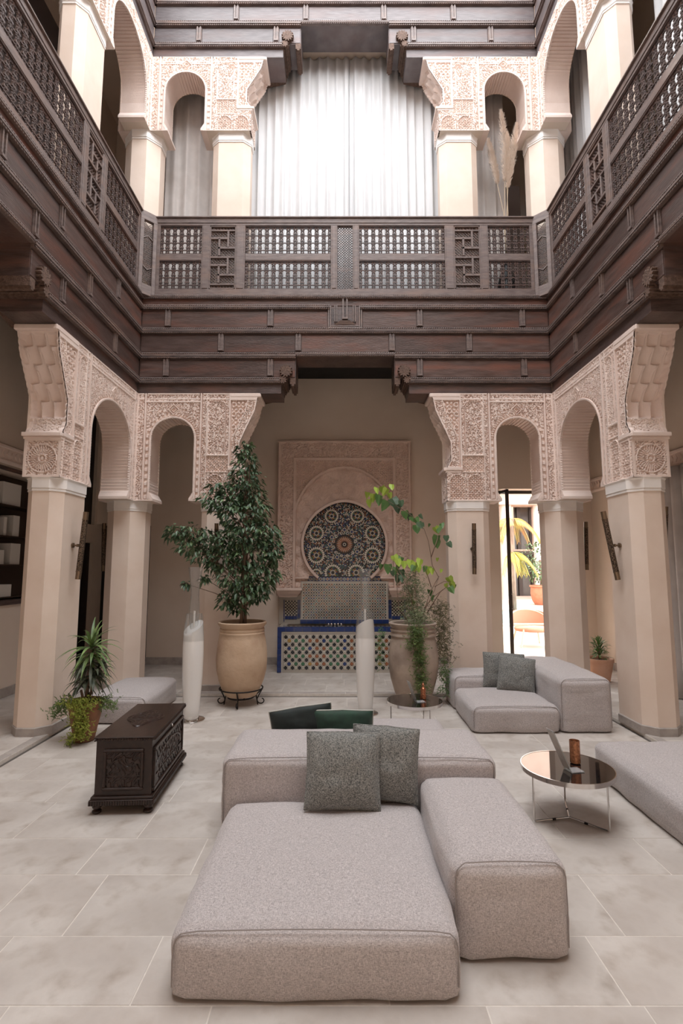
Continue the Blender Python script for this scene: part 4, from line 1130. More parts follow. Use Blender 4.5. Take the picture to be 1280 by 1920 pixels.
# ------------------------------------------------------------------ lounge modules
def rblock(dx, dy, dz, r=.06, n=26, puff=.012, wr=.009, seed=0, taper=.0):
    """upholstered block, base at z=0, centred"""
    b = MB(); ax = [dx/2, dy/2, dz/2]
    seen = {}
    sv = Vector((seed*3.1, seed*1.7, 0))
    def P(u, v, w):
        p = Vector((u*ax[0], v*ax[1], w*ax[2])); q = Vector([max(-a+r, min(a-r, c_)) for c_, a in zip(p, ax)])
        if w < 0: q.z = max(-ax[2]+.008, p.z)
        d = p-q
        if d.length > 1e-9: p = q+d.normalized()*r if d.length > 0 and sum(1 for c_ in d if abs(c_) > 1e-9) > 1 else p
        f = (1-u*u)*(1-v*v); g_ = (1-w*w)
        out = Vector((0, 0, 0))
        if w > .98: out.z += puff*f**.5*1.2
        if abs(u) > .98: out.x += math.copysign(puff*.7*((1-v*v)*g_)**.5, u)
        if abs(v) > .98: out.y += math.copysign(puff*.7*((1-u*u)*g_)**.5, v)
        nn = noise.noise((p+sv)*5.0)*wr*1.2+noise.noise(Vector((p.x*3, p.y*3, p.z*26))+sv)*wr*.55*(1 if w < .98 else 0)
        dirn = Vector((u, v, w)).normalized()
        q2 = p+out+dirn*nn
        # slight flare of the loose cover towards the floor
        k = 1+taper*(1-w)*.5
        return (q2.x*k, q2.y*k, q2.z+dz/2)
    def face(fn, na, nb_):
        L_ = [[fn(-1+2*i/na, -1+2*j/nb_) for j in range(nb_+1)] for i in range(na+1)]; b.grid(L_)
    def dens(a): return max(8, int(a/.045))
    A, B_, C = dens(dx), dens(dy), max(8, int(dz/.02))
    ta = lambda t: math.copysign(abs(t)**.8, t)
    face(lambda s, t: P(ta(s), ta(t), 1), A, B_); face(lambda s, t: P(ta(s), ta(t), -1), A, B_)
    for e in (-1, 1):
        face(lambda s, t: P(ta(s), e, ta(t)), A, C); face(lambda s, t: P(e, ta(s), ta(t)), B_, C)
    return b
def module(name, x0, x1, y0, y1, h, parent, r=.062, seed=0, z=.025, puff=.020, seams=True, taper=.0):
    cx, cy = (x0+x1)/2, (y0+y1)/2
    b = rblock(x1-x0, y1-y0, h-z, r, puff=puff, seed=seed, taper=taper)
    b.v = [(p[0]+cx, p[1]+cy, p[2]+z) for p in b.v]
    me = b.build(name, M_sofa, parent, smooth=True)
    bm = bmesh.new(); bm.from_mesh(me.data); bmesh.ops.remove_doubles(bm, verts=bm.verts, dist=.0008); bmesh.ops.recalc_face_normals(bm, faces=bm.faces); bm.to_mesh(me.data); bm.free()
    me.data.polygons.foreach_set('use_smooth', [True]*len(me.data.polygons)); ORG[me.name] = ORG[parent.name]
    if seams:
        s = MB(); k = r*.30; n = 24; zt = h-k+puff*.2
        e = r*.27; xa, xb, yy = x0+e, x1-e, y0+e; zt = h-e*.6
        pts = [(xa-.004, yy-.004, z+.03), (xa-.005, yy-.005, (z+h)/2), (xa-.003, yy-.003, zt-r*.9), (xa+r*.10, yy-.003, zt-r*.40), (xa+r*.45, yy-.003, zt-.004)]
        L_ = xb-xa
        pts += [(xa+L_*i/12, yy-.002, zt+.003+puff*.5*math.sin(PI*i/12)) for i in range(1, 12)]
        pts += [(xb-r*.45, yy-.003, zt-.004), (xb-r*.10, yy-.003, zt-r*.40), (xb+.003, yy-.003, zt-r*.9), (xb+.005, yy-.005, (z+h)/2), (xb+.004, yy-.004, z+.03)]
        s.tube(pts, .0032, 6); s.build('seam_piping', M_seam, me)
    for (fx, fy_) in ((x0+.08, y0+.08), (x1-.08, y0+.08), (x0+.08, y1-.08), (x1-.08, y1-.08)):
        f = MB(); f.lathe([(.025, 0), (.025, z+.008)], (fx, fy_, 0), 10); f.build('foot', M_iron, me)
    return me
def sofa(label, group, mods, loc):
    t = thing('modular_sofa', label, 'sofa', loc, group)
    for i, m_ in enumerate(mods): module(*m_, t, seed=i+len(label))
    return t
sofa('large grey modular sofa in the foreground with low seat, backrest and right armrest', 'grey lounge seating', [('seat', -.725, .505, 2.335, 3.57, .275), ('backrest', -.80, 1.035, 3.585, 4.235, .535), ('armrest', .520, 1.065, 2.56, 3.572, .425)], (0, 3.2, 0))
sofa('low grey seat module just behind the backrest of the foreground sofa', 'grey lounge seating', [('seat', -.62, 1.0, 4.26, 5.45, .275)], (.2, 4.8, 0))
sofa('grey modular corner sofa at the rear right beside the right columns', 'grey lounge seating', [('seat', 1.44, 2.40, 5.82, 6.74, .285), ('armrest', 1.44, 2.40, 6.755, 7.33, .42), ('backrest', 2.415, 2.985, 5.83, 7.33, .575)], (2.2, 6.5, 0))
sofa('low grey daybed cut off by the right edge of the picture', 'grey lounge seating', [('seat', 2.215, 3.13, 3.0, 4.72, .285)], (2.7, 3.9, 0))
sofa('low grey daybed at the rear left behind the carved chest', 'grey lounge seating', [('seat', -3.0, -2.27, 6.15, 7.30, .30)], (-2.6, 6.7, 0))

def pillow(label, loc, w, h, t, rot, m, pipe=None, seed=0, group=None):
    """stands on its lower edge: local x width, z height, y thickness"""
    root = thing('cushion', label, 'cushion', (0, 0, 0), group); n = 30; F_ = MB()
    def pt(u, v, s):
        e = (max(0, 1-abs(u)**2.6)*max(0, 1-abs(v)**2.6))**.55
        pull = 1-.07*(1-abs(v))*abs(u)**3*1.0
        x = u*w/2*(1-.045*(1-v*v)); z = v*h/2*(1-.045*(1-u*u))
        y = s*(t/2*e+.004)
        nz = noise.noise(Vector((u*2.2+seed*5, v*2.2, s)))*.012*e+noise.noise(Vector((u*7, v*7+seed, s*2)))*.004*e
        z -= .015*(1-e)*abs(u)*(v > 0)
        return (x, y+nz, z+h/2)
    for s in (-1, 1): F_.grid([[pt(-1+2*i/n, -1+2*j/n, s) for j in range(n+1)] for i in range(n+1)])
    ed = [(-1+2*i/n, -1) for i in range(n)]+[(1, -1+2*i/n) for i in range(n)]+[(1-2*i/n, 1) for i in range(n)]+[(-1, 1-2*i/n) for i in range(n)]
    c_ = F_.build('cover', m, root, smooth=True)
    P = MB(); pp = [pt(u, v, 0) for u, v in ed]; P.tube(pp+[pp[0]], .006, 6, cap=False); P.build('edge_piping', pipe or m, c_, smooth=True)
    root.location = loc; root.rotation_euler = rot; ORG[root.name] = (0, 0, 0)
    return root
pillow('nubby grey tweed cushion, front one on the foreground sofa', (.005, 3.37, .30), .475, .46, .15, (math.radians(-17), math.radians(2), math.radians(3)), M_tweed, seed=1, group='grey tweed cushions')
pillow('nubby grey tweed cushion leaning behind the front one on the foreground sofa', (.27, 3.50, .30), .44, .46, .13, (math.radians(-12), math.radians(3), math.radians(-6)), M_tweed, seed=2, group='grey tweed cushions')
pillow('grey tweed cushion, front one on the rear right corner sofa', (2.14, 6.50, .285), .44, .43, .14, (math.radians(-16), math.radians(6), math.radians(-12)), M_tweed, seed=3, group='grey tweed cushions')
pillow('grey tweed cushion half hidden behind another on the rear right corner sofa', (2.06, 6.70, .285), .52, .44, .13, (math.radians(-8), math.radians(3), math.radians(-4)), M_tweed, seed=4, group='grey tweed cushions')
pillow('black-green velvet cushion behind the foreground backrest, left of the green one', (-.30, 4.42, .28), .51, .41, .12, (math.radians(10), math.radians(-7), math.radians(6)), M_velvet2, M_pipe, seed=5, group='velvet cushions')
pillow('bottle-green velvet cushion behind the foreground backrest, right of the blackish one', (.02, 4.40, .28), .50, .39, .12, (math.radians(12), math.radians(-1), math.radians(-4)), M_velvet, M_pipe, seed=6, group='velvet cushions')

# ------------------------------------------------------------------ round tables
def table(label, cx, cy, r, h, a0):
    t = thing('coffee_table', label, 'table', (cx, cy, 0), 'round black glass tables')
    b = MB(); b.lathe([(r-.004, h-.008), (r-.004, h)], (cx, cy, 0), 64); b.build('glass_top', M_blackglass, t, smooth=30)
    b = MB(); R = []
    for j in range(65):
        a = 2*PI*j/64; R.append([(cx+q*math.cos(a), cy+q*math.sin(a), z) for q, z in ((r-.006, h-.03), (r+.003, h-.03), (r+.003, h+.002), (r-.003, h+.002), (r-.004, h-.004))])
    b.grid(R); b.build('steel_rim', M_chrome, t, smooth=30)
    for k in range(3):
        a = a0+2*PI*k/3; x, y = cx+(r-.04)*math.cos(a), cy+(r-.04)*math.sin(a)
        b = MB(); b.tube([(cx, cy, .009), (x-.012*math.cos(a), y-.012*math.sin(a), .009), (x, y, .02), (x, y, h-.028)], .0065, 8); lg = b.build('leg', M_chrome, t, smooth=40)
        b = MB(); b.tube([(cx+.11*math.cos(a), cy+.11*math.sin(a), .008), (cx+.135*math.cos(a), cy+.135*math.sin(a), .008)], .0085, 8); b.build('clip', M_iron, lg)
    return t
T1 = (1.635, 3.92); TH = .36
table('round black glass table on chrome legs, right of the foreground sofa', T1[0]+.01, T1[1], .318, TH, math.radians(72))
T2 = (.80, 5.80)
table('round black glass table near the tall clay pot behind the sofas', T2[0], T2[1], .30, TH, math.radians(60))
def menu(label, x, y, z, h, lean, rz_):
    t = thing('menu_holder', label, 'sign holder', (0, 0, 0), 'clear acrylic menu holders')
    b = MB(); b.box(-.045, .045, -.0, .10, 0, .003); b.build('foot_plate', M_acrylic, t)
    b = MB(); k = math.tan(lean)
    v = []
    for zz in (0, h):
        for y_ in (-.002, .002):
            for x_ in (-.05, .05): v.append((x_, y_+zz*k*-1, zz))
    b.add(v, [(0,2,3,1), (4,5,7,6), (0,1,5,4), (2,6,7,3), (0,4,6,2), (1,3,7,5)]); b.build('upright_sheet', M_acrylic, t)
    b = MB()
    v = [(x_, -.003+zz*k*-1, zz) for zz in (.02, h-.012) for x_ in (-.044, .044)]; b.add(v, [(0, 1, 3, 2)]); b.build('printed_card', mat('menu_card', (.72, .71, .69), (.6, .59, .57), .6, scale=30), t, fix=False)
    t.location = (x, y, z); t.rotation_euler = (0, 0, rz_); ORG[t.name] = (0, 0, 0)
menu('clear acrylic menu holder on the round table right of the foreground sofa', 1.615, 3.83, TH+.003, .29, math.radians(24), math.radians(-80))
menu('clear acrylic menu holder on the table near the tall clay pot', .80, 5.72, TH+.003, .22, math.radians(20), math.radians(-76))
t = thing('candle_holder', 'brown copper glass tealight holder on the table right of the foreground sofa', 'candle', (1.735, 3.98, TH+.002))
b = MB(); c_ = (1.735, 3.98, TH+.003); b.lathe([(.028, 0), (.037, .004), (.037, .16), (.034, .16), (.034, .02), (.0, .018)], c_, 28, cap=False); b.build('cup', M_amber, t, smooth=40)
b = MB(); b.lathe([(.031, .02), (.031, .10), (.0, .102)], c_, 20, cap=False); b.build('wax', M_wax, t, smooth=40)
t = thing('copper_bottle', 'small hammered copper bottle on the table near the tall clay pot', 'bottle', (.905, 5.86, TH+.002))
b = MB(); b.lathe([(.0, 0), (.033, .001), (.034, .03), (.030, .045), (.030, .10), (.026, .112), (.012, .125), (.010, .135)], (.905, 5.86, TH+.003), 24, cap=False); b.build('body', M_copper, t, smooth=40)
b = MB(); b.lathe([(.014, .133), (.017, .145), (.014, .158), (.006, .165), (.009, .175), (.0, .18)], (.905, 5.86, TH+.003), 18, cap=False); b.build('stopper', M_copper, t, smooth=40)

# ------------------------------------------------------------------ tall floor lamps (white glass bottles with clear flared necks)
def floor_lamp(label, x, y, H_, k=1.0):
    t = thing('floor_lamp', label, 'lamp', (x, y, 0), 'bottle-shaped floor lamps')
    b = MB(); b.lathe([(.158, 0), (.158, .010), (.152, .014), (.088, .016), (.086, .06), (.0, .06)], (x, y, 0), 48, cap=False); b.build('steel_base', M_chrome, t, smooth=35)
    zc = 1.09; R = []
    prof = [(.086, .06), (.095, .14), (.104, .26), (.114, .42), (.121, .60), (.124, .78), (.121, .95), (.112, 1.08), (.102, 1.20)]
    seg = 40
    def rad(z): return np.interp(z, [p[1] for p in prof], [p[0] for p in prof])
    for i in range(30):
        f = i/29; row = []
        for j in range(seg):
            a = 2*PI*j/seg; zt = zc+.075*math.cos(a-PI*.3*k); z = .06+(zt-.06)*f; r = rad(z); row.append((x+r*math.cos(a), y+r*math.sin(a), z))
        R.append(row)
    b = MB(); b.grid(R, closev=True); st = len(b.v)-seg; b.f.append(tuple(st+j for j in range(seg))); b.m.append(0)
    b.build('white_glass_body', M_lamp, t, smooth=60)
    b = MB(); q = [(.116, 1.03)]+[(rad(z)+.0015, z) for z in (1.08, 1.12, 1.16, 1.20, 1.25)]
    q = [(rad(z)+.002, z) for z in (.93, 1.0, 1.08, 1.16, 1.22)]+[(.094, 1.25), (.092, 1.25), (.090, 1.22), (.105, 1.10), (.112, 1.0), (.114, .93)]
    b.lathe(q, (x, y, 0), 36, cap=False); b.build('clear_shoulder', M_glass, t, smooth=60)
    b = MB(); q = [(.030, 1.0), (.052, 1.10), (.060, 1.25), (.056, 1.40), (.052, 1.50), (.060, 1.62), (.074, 1.72), (.086, H_), (.083, H_), (.070, 1.72), (.056, 1.62), (.048, 1.50), (.052, 1.40), (.056, 1.25), (.048, 1.10), (.026, 1.0)]
    b.lathe(q, (x, y, 0), 36, cap=False); b.build('clear_neck', M_glass, t, smooth=60)
    b = MB(); b.tube([(x, y, .98), (x, y, 1.28)], .012, 10); b.build('lamp_stem', M_white, t)
floor_lamp('bottle-shaped white glass floor lamp left of the tall leafy tree', -1.79, 6.33, 1.81, 1)
floor_lamp('bottle-shaped white glass floor lamp in front of the fountain', .298, 6.60, 1.79, -1)

# ------------------------------------------------------------------ carved chest
def chest():
    t = thing('carved_chest', 'dark carved walnut chest on turned feet, left of the foreground sofa', 'chest', (0, 0, 0))
    Wd, Ln, Hh = .432, .95, .545
    b = MB(); b.box(-Wd/2+.012, Wd/2-.012, -Ln/2+.012, Ln/2-.012, .12, Hh-.03); b.build('body', M_chest, t)
    b = MB(); b.box(-Wd/2-.005, Wd/2+.005, -Ln/2-.005, Ln/2+.005, Hh-.012, Hh); b.box(-Wd/2+.002, Wd/2-.002, -Ln/2+.002, Ln/2-.002, Hh-.03, Hh-.012)
    lid = b.build('lid', M_chest, t, bevel=.003)
    n = 22
    b = MB()
    for i in range(n):
        x = -Wd/2+.01+i*(Wd-.02)/(n-1)
        for y in (-Ln/2-.006,): b.tube([(x-.006, y, Hh-.026), (x+.006, y, Hh-.012)], .006, 6)
    for i in range(50):
        y = -Ln/2+.01+i*(Ln-.02)/49
        b.tube([(Wd/2+.006, y-.006, Hh-.026), (Wd/2+.006, y+.006, Hh-.012)], .006, 6)
    b.build('rope_edge', M_chest, lid, kind='stuff')
    # stepped base moulding
    b = MB(); b.box(-Wd/2-.018, Wd/2+.018, -Ln/2-.018, Ln/2+.018, .065, .105); b.box(-Wd/2-.008, Wd/2+.008, -Ln/2-.008, Ln/2+.008, .105, .125); pl = b.build('base_moulding', M_chest, t, bevel=.004)
    b = MB()
    for i in range(26): x = -Wd/2-.01+i*(Wd+.02)/25; b.box(x-.005, x+.003, -Ln/2-.024, -Ln/2-.016, .070, .098)
    for i in range(60): y = -Ln/2-.01+i*(Ln+.02)/59; b.box(Wd/2+.016, Wd/2+.024, y-.005, y+.003, .070, .098)
    b.build('gadroon_edge', M_chest, pl, kind='stuff')
    for sx in (-1, 1):
        for sy in (-1, 1):
            b = MB(); b.lathe([(.024, 0), (.034, .008), (.034, .02), (.020, .03), (.034, .042), (.036, .055), (.028, .066)], (sx*(Wd/2-.03), sy*(Ln/2-.03), 0), 18); b.build('foot', M_chest, t, smooth=50)
    # carved panels on the near end and the right side
    def carved(u0, u1, z0, z1, fn, nm, k):
        nu = int((u1-u0)/.0042); nv = int((z1-z0)/.0042)
        U, V = np.meshgrid(np.linspace(u0, u1, nu+1), np.linspace(z0, z1, nv+1), indexing='ij')
        cu = (u0+u1)/2; f = np.abs(np.sin(U*k+2*np.sin(V*k*.6)))*np.abs(np.cos(V*k*.9+1.6*np.sin(U*k*.7)))
        f = sstep(.12, .5, f)*.9
        w_ = (u1-u0)/2; d = np.hypot((U-cu)/w_, np.maximum(V-(z0+(z1-z0)*.42), 0)/((z1-z0)*.46))
        f = np.where(np.abs(d-.88) < .05, 1.1, f); f = np.where((np.abs(np.abs(U-cu)-w_*.86) < w_*.05) & (V < z0+(z1-z0)*.45), 1.1, f)
        f = np.where(np.abs(V-(z0+(z1-z0)*.30)) < .006, .2, f)
        b = MB(); b.grid([[fn(U[i, j], -.010+.014*f[i, j], V[i, j]) for j in range(nv+1)] for i in range(nu+1)]); b.build(nm, M_chest, t, fix=False, smooth=35)
    fe = lambda u, n_, z: (u, -Ln/2+.012-n_-.004, z); fs = lambda u, n_, z: (Wd/2-.012+n_+.004, u, z)
    def frame(u0, u1, z0, z1, fn, w=.022):
        for i, (a, c_, d, e) in enumerate(((u0-w, u1+w, z0-w, z0), (u0-w, u1+w, z1, z1+w), (u0-w, u0, z0, z1), (u1, u1+w, z0, z1))):
            b = MB(); v = [fn(u, n_, z) for z in (d, e) for n_ in (-.01, .012) for u in (a, c_)]; b.add(v, [(0,2,3,1), (4,5,7,6), (0,1,5,4), (2,6,7,3), (0,4,6,2), (1,3,7,5)]); b.build('panel_moulding', M_chest, t, bevel=.005)
    carved(-.125, .125, .185, .435, fe, 'carved_end_panel', 62); frame(-.125, .125, .185, .435, fe)
    carved(-.40, .40, .165, .425, fs, 'carved_side_panel', 52); frame(-.40, .40, .165, .425, fs, .03)
    # lid medallion
    n = 90; b = MB(); th = np.linspace(0, 2*PI, 120); R = []
    for i in range(26):
        r = i/25; row = []
        for a in th:
            rad_ = r*(.115+.035*abs(math.cos(a))**6*1.2+.05*abs(math.sin(a))**10); x = rad_*math.cos(a)*.95; y = rad_*math.sin(a)*1.5
            h_ = .006*abs(math.sin(x*90+2*math.sin(y*60)))*abs(math.cos(y*70)); 
            if .70 < r < .80 or r > .93: h_ = .006
            row.append((x, y+.02, Hh+(.001+h_ if r < .99 else -.001)))
        R.append(row)
    b.grid(R); b.build('lid_carving', M_chest, lid, fix=False, smooth=40)
    b = MB(); b.lathe([(.004, 0), (.012, .006), (.009, .016), (.0, .018)], (0, 0, 0), 12); v = [(Wd/2+.0+p[2], p[0]-.02+.02, p[1]+Hh-.055) for p in b.v]; b.v = v; b.build('lock_knob', M_chrome, t, smooth=True)
    t.location = (-1.648, 4.46, 0); t.rotation_euler = (0, 0, math.radians(3.2)); return t
chest()
# ------------------------------------------------------------------ plants
def leafmesh(b, p, d, up, L_, w, m=0, fold=.25, droop=.2, n=3):
    """leaf from p along d, width w"""
    d = d.normalized(); s = d.cross(up)
    if s.length < 1e-4: s = Vector((1, 0, 0))
    s.normalize(); u = s.cross(d).normalized(); C_ = []; W_ = [.0, .75, 1.0, .62, 0] if n == 4 else [0, 1.0, .8, 0] if n == 3 else [0, 1, 0]
    k = len(W_)-1; P = []
    for i, ww in enumerate(W_):
        f = i/k; c_ = p+d*L_*f-Vector((0, 0, 1))*droop*L_*f*f
        P.append((c_-s*w*.5*ww+u*fold*w*.5*ww, c_, c_+s*w*.5*ww+u*fold*w*.5*ww))
    v = [P[0][1]]; f_ = []
    for a in P[1:-1]: v += [a[0], a[1], a[2]]
    v.append(P[-1][1]); e = len(v)-1
    f_ += [(0, 2, 1), (0, 3, 2)]
    for i in range(k-2):
        o = 1+i*3; f_ += [(o, o+1, o+4, o+3), (o+1, o+2, o+5, o+4)]
    o = 1+(k-2)*3; f_ += [(o, o+1, e), (o+1, o+2, e)]
    b.add(v, f_, m)
def rv(r): return Vector((r.uniform(-1, 1), r.uniform(-1, 1), r.uniform(-1, 1)))
def pot(label, x, y, prof, m, z0=0, group=None, soil=None, name='clay_pot', wob=.006):
    t = thing(name, label, 'plant', (x, y, z0), group); b = MB()
    R = []; seg = 48
    for r, z in prof:
        row = []
        for j in range(seg):
            a = 2*PI*j/seg; rr = r*(1+wob*math.sin(a*2+z*5)+wob*.5*math.sin(a*5+z*17)); row.append((x+rr*math.cos(a), y+rr*math.sin(a), z0+z))
        R.append(row)
    b.grid(R, closev=True); b.f.append(tuple(seg-1-j for j in range(seg))); b.m.append(0)
    b.build('pot', m, t, smooth=50)
    b = MB(); r, z = soil; b.lathe([(r, z-.02), (r*.97, z), (0, z+.012)], (x, y, z0), 28, cap=False); b.build('soil', M_soil, t, smooth=True)
    return t
# pot of the tree, on a wrought iron stand
PX, PY = -1.335, 7.03
JR1 = pot('tall dark-leaved ficus in a big sandy clay jar, left of the fountain', PX, PY, [(.165, .115), (.20, .125), (.245, .20), (.295, .32), (.328, .46), (.338, .60), (.330, .74), (.312, .86), (.298, .925), (.304, .935), (.300, .95), (.290, .955), (.300, .975), (.296, .995), (.286, 1.0), (.300, 1.03), (.322, 1.05), (.325, 1.075), (.312, 1.085), (.285, 1.075), (.275, 1.03), (.27, .95)], M_clay, soil=(.272, 1.0), name='potted_tree')
t = thing('iron_pot_stand', 'wrought iron stand with scrolled feet under the sandy clay jar of the ficus', 'plant stand', (PX, PY, 0))
b = MB()
for r, z in ((.285, .215), (.17, .10)): b.tube([(PX+r*math.cos(2*PI*i/40), PY+r*math.sin(2*PI*i/40), z) for i in range(41)], .009, 8, cap=False); b.build('ring', M_iron, t, smooth=True); b = MB()
for k in range(4):
    a = -PI/2+k*PI/2; pts = []
    for i in range(26):
        f = i/25; th_ = f*4.6; rr = .055*(1-f*.72)
        pts.append((.235+.03-rr*math.cos(th_)*1.0, .05+.008+rr*math.sin(th_)))
    q = [(.287, .215), (.262, .17), (.235, .12), (.215, .075)]+[(.27-.055*math.cos(f)*(1-f*.12), .058-.050*math.sin(f)*(1-f*.12)) for f in [i*.28 for i in range(17)]]
    b = MB(); b.tube([(PX+r*math.cos(a), PY+r*math.sin(a), max(.008, z)) for r, z in q], .0075, 7); b.tube([(PX+.285*math.cos(a), PY+.285*math.sin(a), .21), (PX+.17*math.cos(a), PY+.17*math.sin(a), .10)], .007, 7); b.tube([(PX+.2*math.cos(a), PY+.2*math.sin(a), .12), (PX+.225*math.cos(a), PY+.225*math.sin(a), .0)], .008, 7); b.build('scrolled_foot', M_iron, t, smooth=True)
# ficus tree
tr = JR1
rt = random.Random(11)
cl = [(459, 842, 16, 16), (461, 868, 22, 18), (462, 895, 30, 22), (470, 925, 26, 24), (440, 925, 30, 22), (412, 915, 20, 12), (395, 935, 22, 12), (425, 945, 36, 20), (480, 955, 26, 26), (450, 965, 42, 26), (465, 1000, 46, 30), (500, 1000, 24, 22), (505, 1030, 26, 20), (515, 1045, 14, 10),
      (430, 1015, 36, 22), (395, 1010, 26, 20), (365, 1000, 24, 18), (335, 995, 22, 12), (322, 1003, 12, 9), (352, 1022, 22, 14), (380, 1040, 26, 16), (470, 1040, 42, 30), (415, 1045, 30, 18), (445, 1075, 40, 24), (485, 1078, 34, 26), (512, 1078, 14, 8), (465, 1105, 40, 20), (437, 1115, 26, 14), (480, 1112, 26, 14), (425, 1130, 16, 12), (445, 1140, 16, 10), (350, 1095, 5, 5), (384, 1085, 6, 5), (400, 1062, 12, 8)]
branches = []; top = Vector((PX+.02, PY, 1.0))
b = MB()
for k in range(3):
    a = k*2.1; P_ = [Vector((PX+.035*math.cos(a), PY+.035*math.sin(a), 1.0))]
    for i in range(1, 12):
        f = i/11; P_.append(Vector((PX+.03*math.cos(a+f*2)+.03*f, PY+.04*math.sin(a+f*2), 1.0+2.3*f)))
    b.tube(P_, [.020*(1-.8*i/11)+.003 for i in range(12)], 8)
b.build('trunk', M_bark, tr, smooth=True)
b = MB(); lf = MB(); lf2 = MB()
for (u, v, ru, rv_) in cl:
    c_ = Vector(aty(u, v, PY)); sx = ru*7.1/960; sz = rv_*7.1/960; sy = min(.42, max(sx, sz)*.95) if ru > 20 else sx
    base = Vector((PX+.02, PY, max(1.25, c_.z-.35-.3*abs(c_.x-PX)))); mid = (base+c_)/2+Vector((0, 0, .04)); b.tube([base, mid, c_], [.009, .006, .003], 5)
    n = int(26+ru*rv_*.20)
    for i in range(n):
        while True:
            q = rv(rt)
            if q.length < 1: break
        if rt.random() < .6: q = q.normalized()*rt.uniform(.75, 1.05)
        p = c_+Vector((q.x*sx, q.y*sy, q.z*sz))
        d = Vector((q.x, q.y, q.z*.3-.35))+rv(rt)*.6
        leafmesh(lf if rt.random() < .7 else lf2, p, d, Vector((0, 0, 1))+rv(rt)*.5, rt.uniform(.055, .095), rt.uniform(.030, .046), droop=.35)
    for i in range(max(2, int(ru/5))):
        q = rv(rt); b.tube([c_, c_+Vector((q.x*sx, q.y*sy, abs(q.z)*sz))], .0025, 4)
b.build('branch', M_bark, tr, kind='stuff'); lf.build('foliage', M_leafd, tr, kind='stuff', fix=False)
lf2.build('foliage', mat('shiny_ficus_leaf', (.075, .125, .06), (.13, .20, .09), .35, scale=5), tr, kind='stuff', fix=False)

# second jar with climbing plant and fern
QX, QY = .965, 7.06
JR2 = pot('spindly broad-leaved climber and feathery fern in a big grey-brown clay jar, right of the fountain', QX, QY, [(.19, .0), (.215, .05), (.26, .18), (.305, .34), (.330, .50), (.332, .62), (.318, .76), (.298, .87), (.295, .89), (.312, .90), (.312, .915), (.298, .93), (.294, .95), (.308, .965), (.308, .98), (.292, .995), (.296, 1.02), (.322, 1.04), (.325, 1.06), (.31, 1.072), (.285, 1.06), (.275, 1.02), (.27, .95)], M_clay2, soil=(.272, .99), name='potted_climber')
cp = JR2
def A3(u, v, dy=0): return Vector(aty(u, v, QY+dy))
stems = [[(790, 1165), (797, 1140), (806, 1110), (822, 1082), (810, 1060), (808, 1045), (803, 1015), (795, 992), (786, 982), (775, 970), (762, 960), (745, 950), (728, 940), (708, 932)],
         [(785, 1165), (803, 1130), (815, 1105), (823, 1080)], [(780, 1165), (770, 1120), (757, 1085), (745, 1065), (737, 1048)], [(765, 1165), (747, 1140), (744, 1100), (745, 1072), (730, 1062)],
         [(785, 1160), (778, 1110), (778, 1075), (784, 1055)], [(800, 1150), (825, 1110), (840, 1098)], [(808, 1100), (800, 1075), (795, 1060)], [(815, 1100), (832, 1090), (845, 1092)], [(795, 1140), (812, 1120), (830, 1105)], [(808, 1045), (820, 1010), (822, 995)]]
for st in stems:
    b = MB(); n = len(st); b.tube([A3(u, v, -.05+.1*math.sin(i*.8+u)) for i, (u, v) in enumerate(st)], [.0065*(1-.6*i/n) for i in range(n)], 6); b.build('stem', M_bark, cp, smooth=True)
rl = random.Random(5)
def heart(L_, w):
    b = MB(); b.v = [(0, 0, 0), (-w*.42, -L_*.06, .01), (-w*.5, L_*.25, .012), (-w*.3, L_*.65, .004), (0, L_, -.012), (w*.3, L_*.65, .004), (w*.5, L_*.25, .012), (w*.42, -L_*.06, .01), (0, L_*.33, -.004), (0, L_*.68, -.006)]
    b.f = [(0, 1, 2, 8), (8, 2, 3, 9), (9, 3, 4), (9, 4, 5), (8, 9, 5, 6), (0, 8, 6, 7)]; return b
HM = {}
for nm, m_ in (('d', M_leafm), ('l', M_leafl), ('k', M_leafd)):
    h_ = heart(.12, .10); me = bpy.data.meshes.new('leaf'); me.from_pydata(h_.v, [], h_.f); me.materials.append(m_); HM[nm] = me
big = [(712, 932, 'd', 1.25), (735, 938, 'k', 1.3), (724, 942, 'd', 1.2), (700, 930, 'l', .9), (693, 940, 'l', .9), (688, 927, 'l', .7), (716, 916, 'l', .9), (726, 920, 'l', .9), (734, 912, 'l', .7), (706, 918, 'l', .8), (729, 928, 'l', .7), (745, 950, 'k', 1.0), (751, 942, 'k', .7), (758, 962, 'd', .9), (767, 966, 'k', .9), (770, 972, 'd', .7),
       (778, 975, 'd', .8), (785, 982, 'k', .8), (780, 988, 'd', 1.0), (791, 984, 'k', .5), (787, 968, 'k', .6), (820, 1008, 'd', 1.2), (822, 990, 'd', .8), (815, 992, 'l', .8), (827, 985, 'd', .7), (818, 1016, 'd', .9), (836, 1008, 'k', .7), (840, 1020, 'k', .7), (806, 986, 'd', .4), (738, 1045, 'l', .9), (745, 1052, 'l', .8), (752, 1048, 'd', .8), (757, 1056, 'l', .8), (748, 1062, 'd', .8),
       (727, 1062, 'd', 1.0), (716, 1062, 'd', .6), (742, 1068, 'd', .8), (752, 1072, 'k', .9), (748, 1082, 'k', .9), (754, 1082, 'k', .8), (735, 1074, 'k', .6), (770, 1054, 'l', 1.0), (779, 1058, 'l', 1.0), (788, 1052, 'l', .9), (784, 1064, 'l', .8), (776, 1064, 'd', .7), (797, 1066, 'd', .6), (803, 1066, 'l', .9), (810, 1069, 'l', .7), (820, 1050, 'l', .4), (827, 1071, 'l', .4), (840, 1086, 'l', .9), (845, 1096, 'l', .8), (852, 1100, 'd', .5), (843, 1104, 'd', .8), (836, 1098, 'l', .6), (805, 1110, 'd', .7), (812, 1120, 'd', .6), (776, 1130, 'l', .5)]
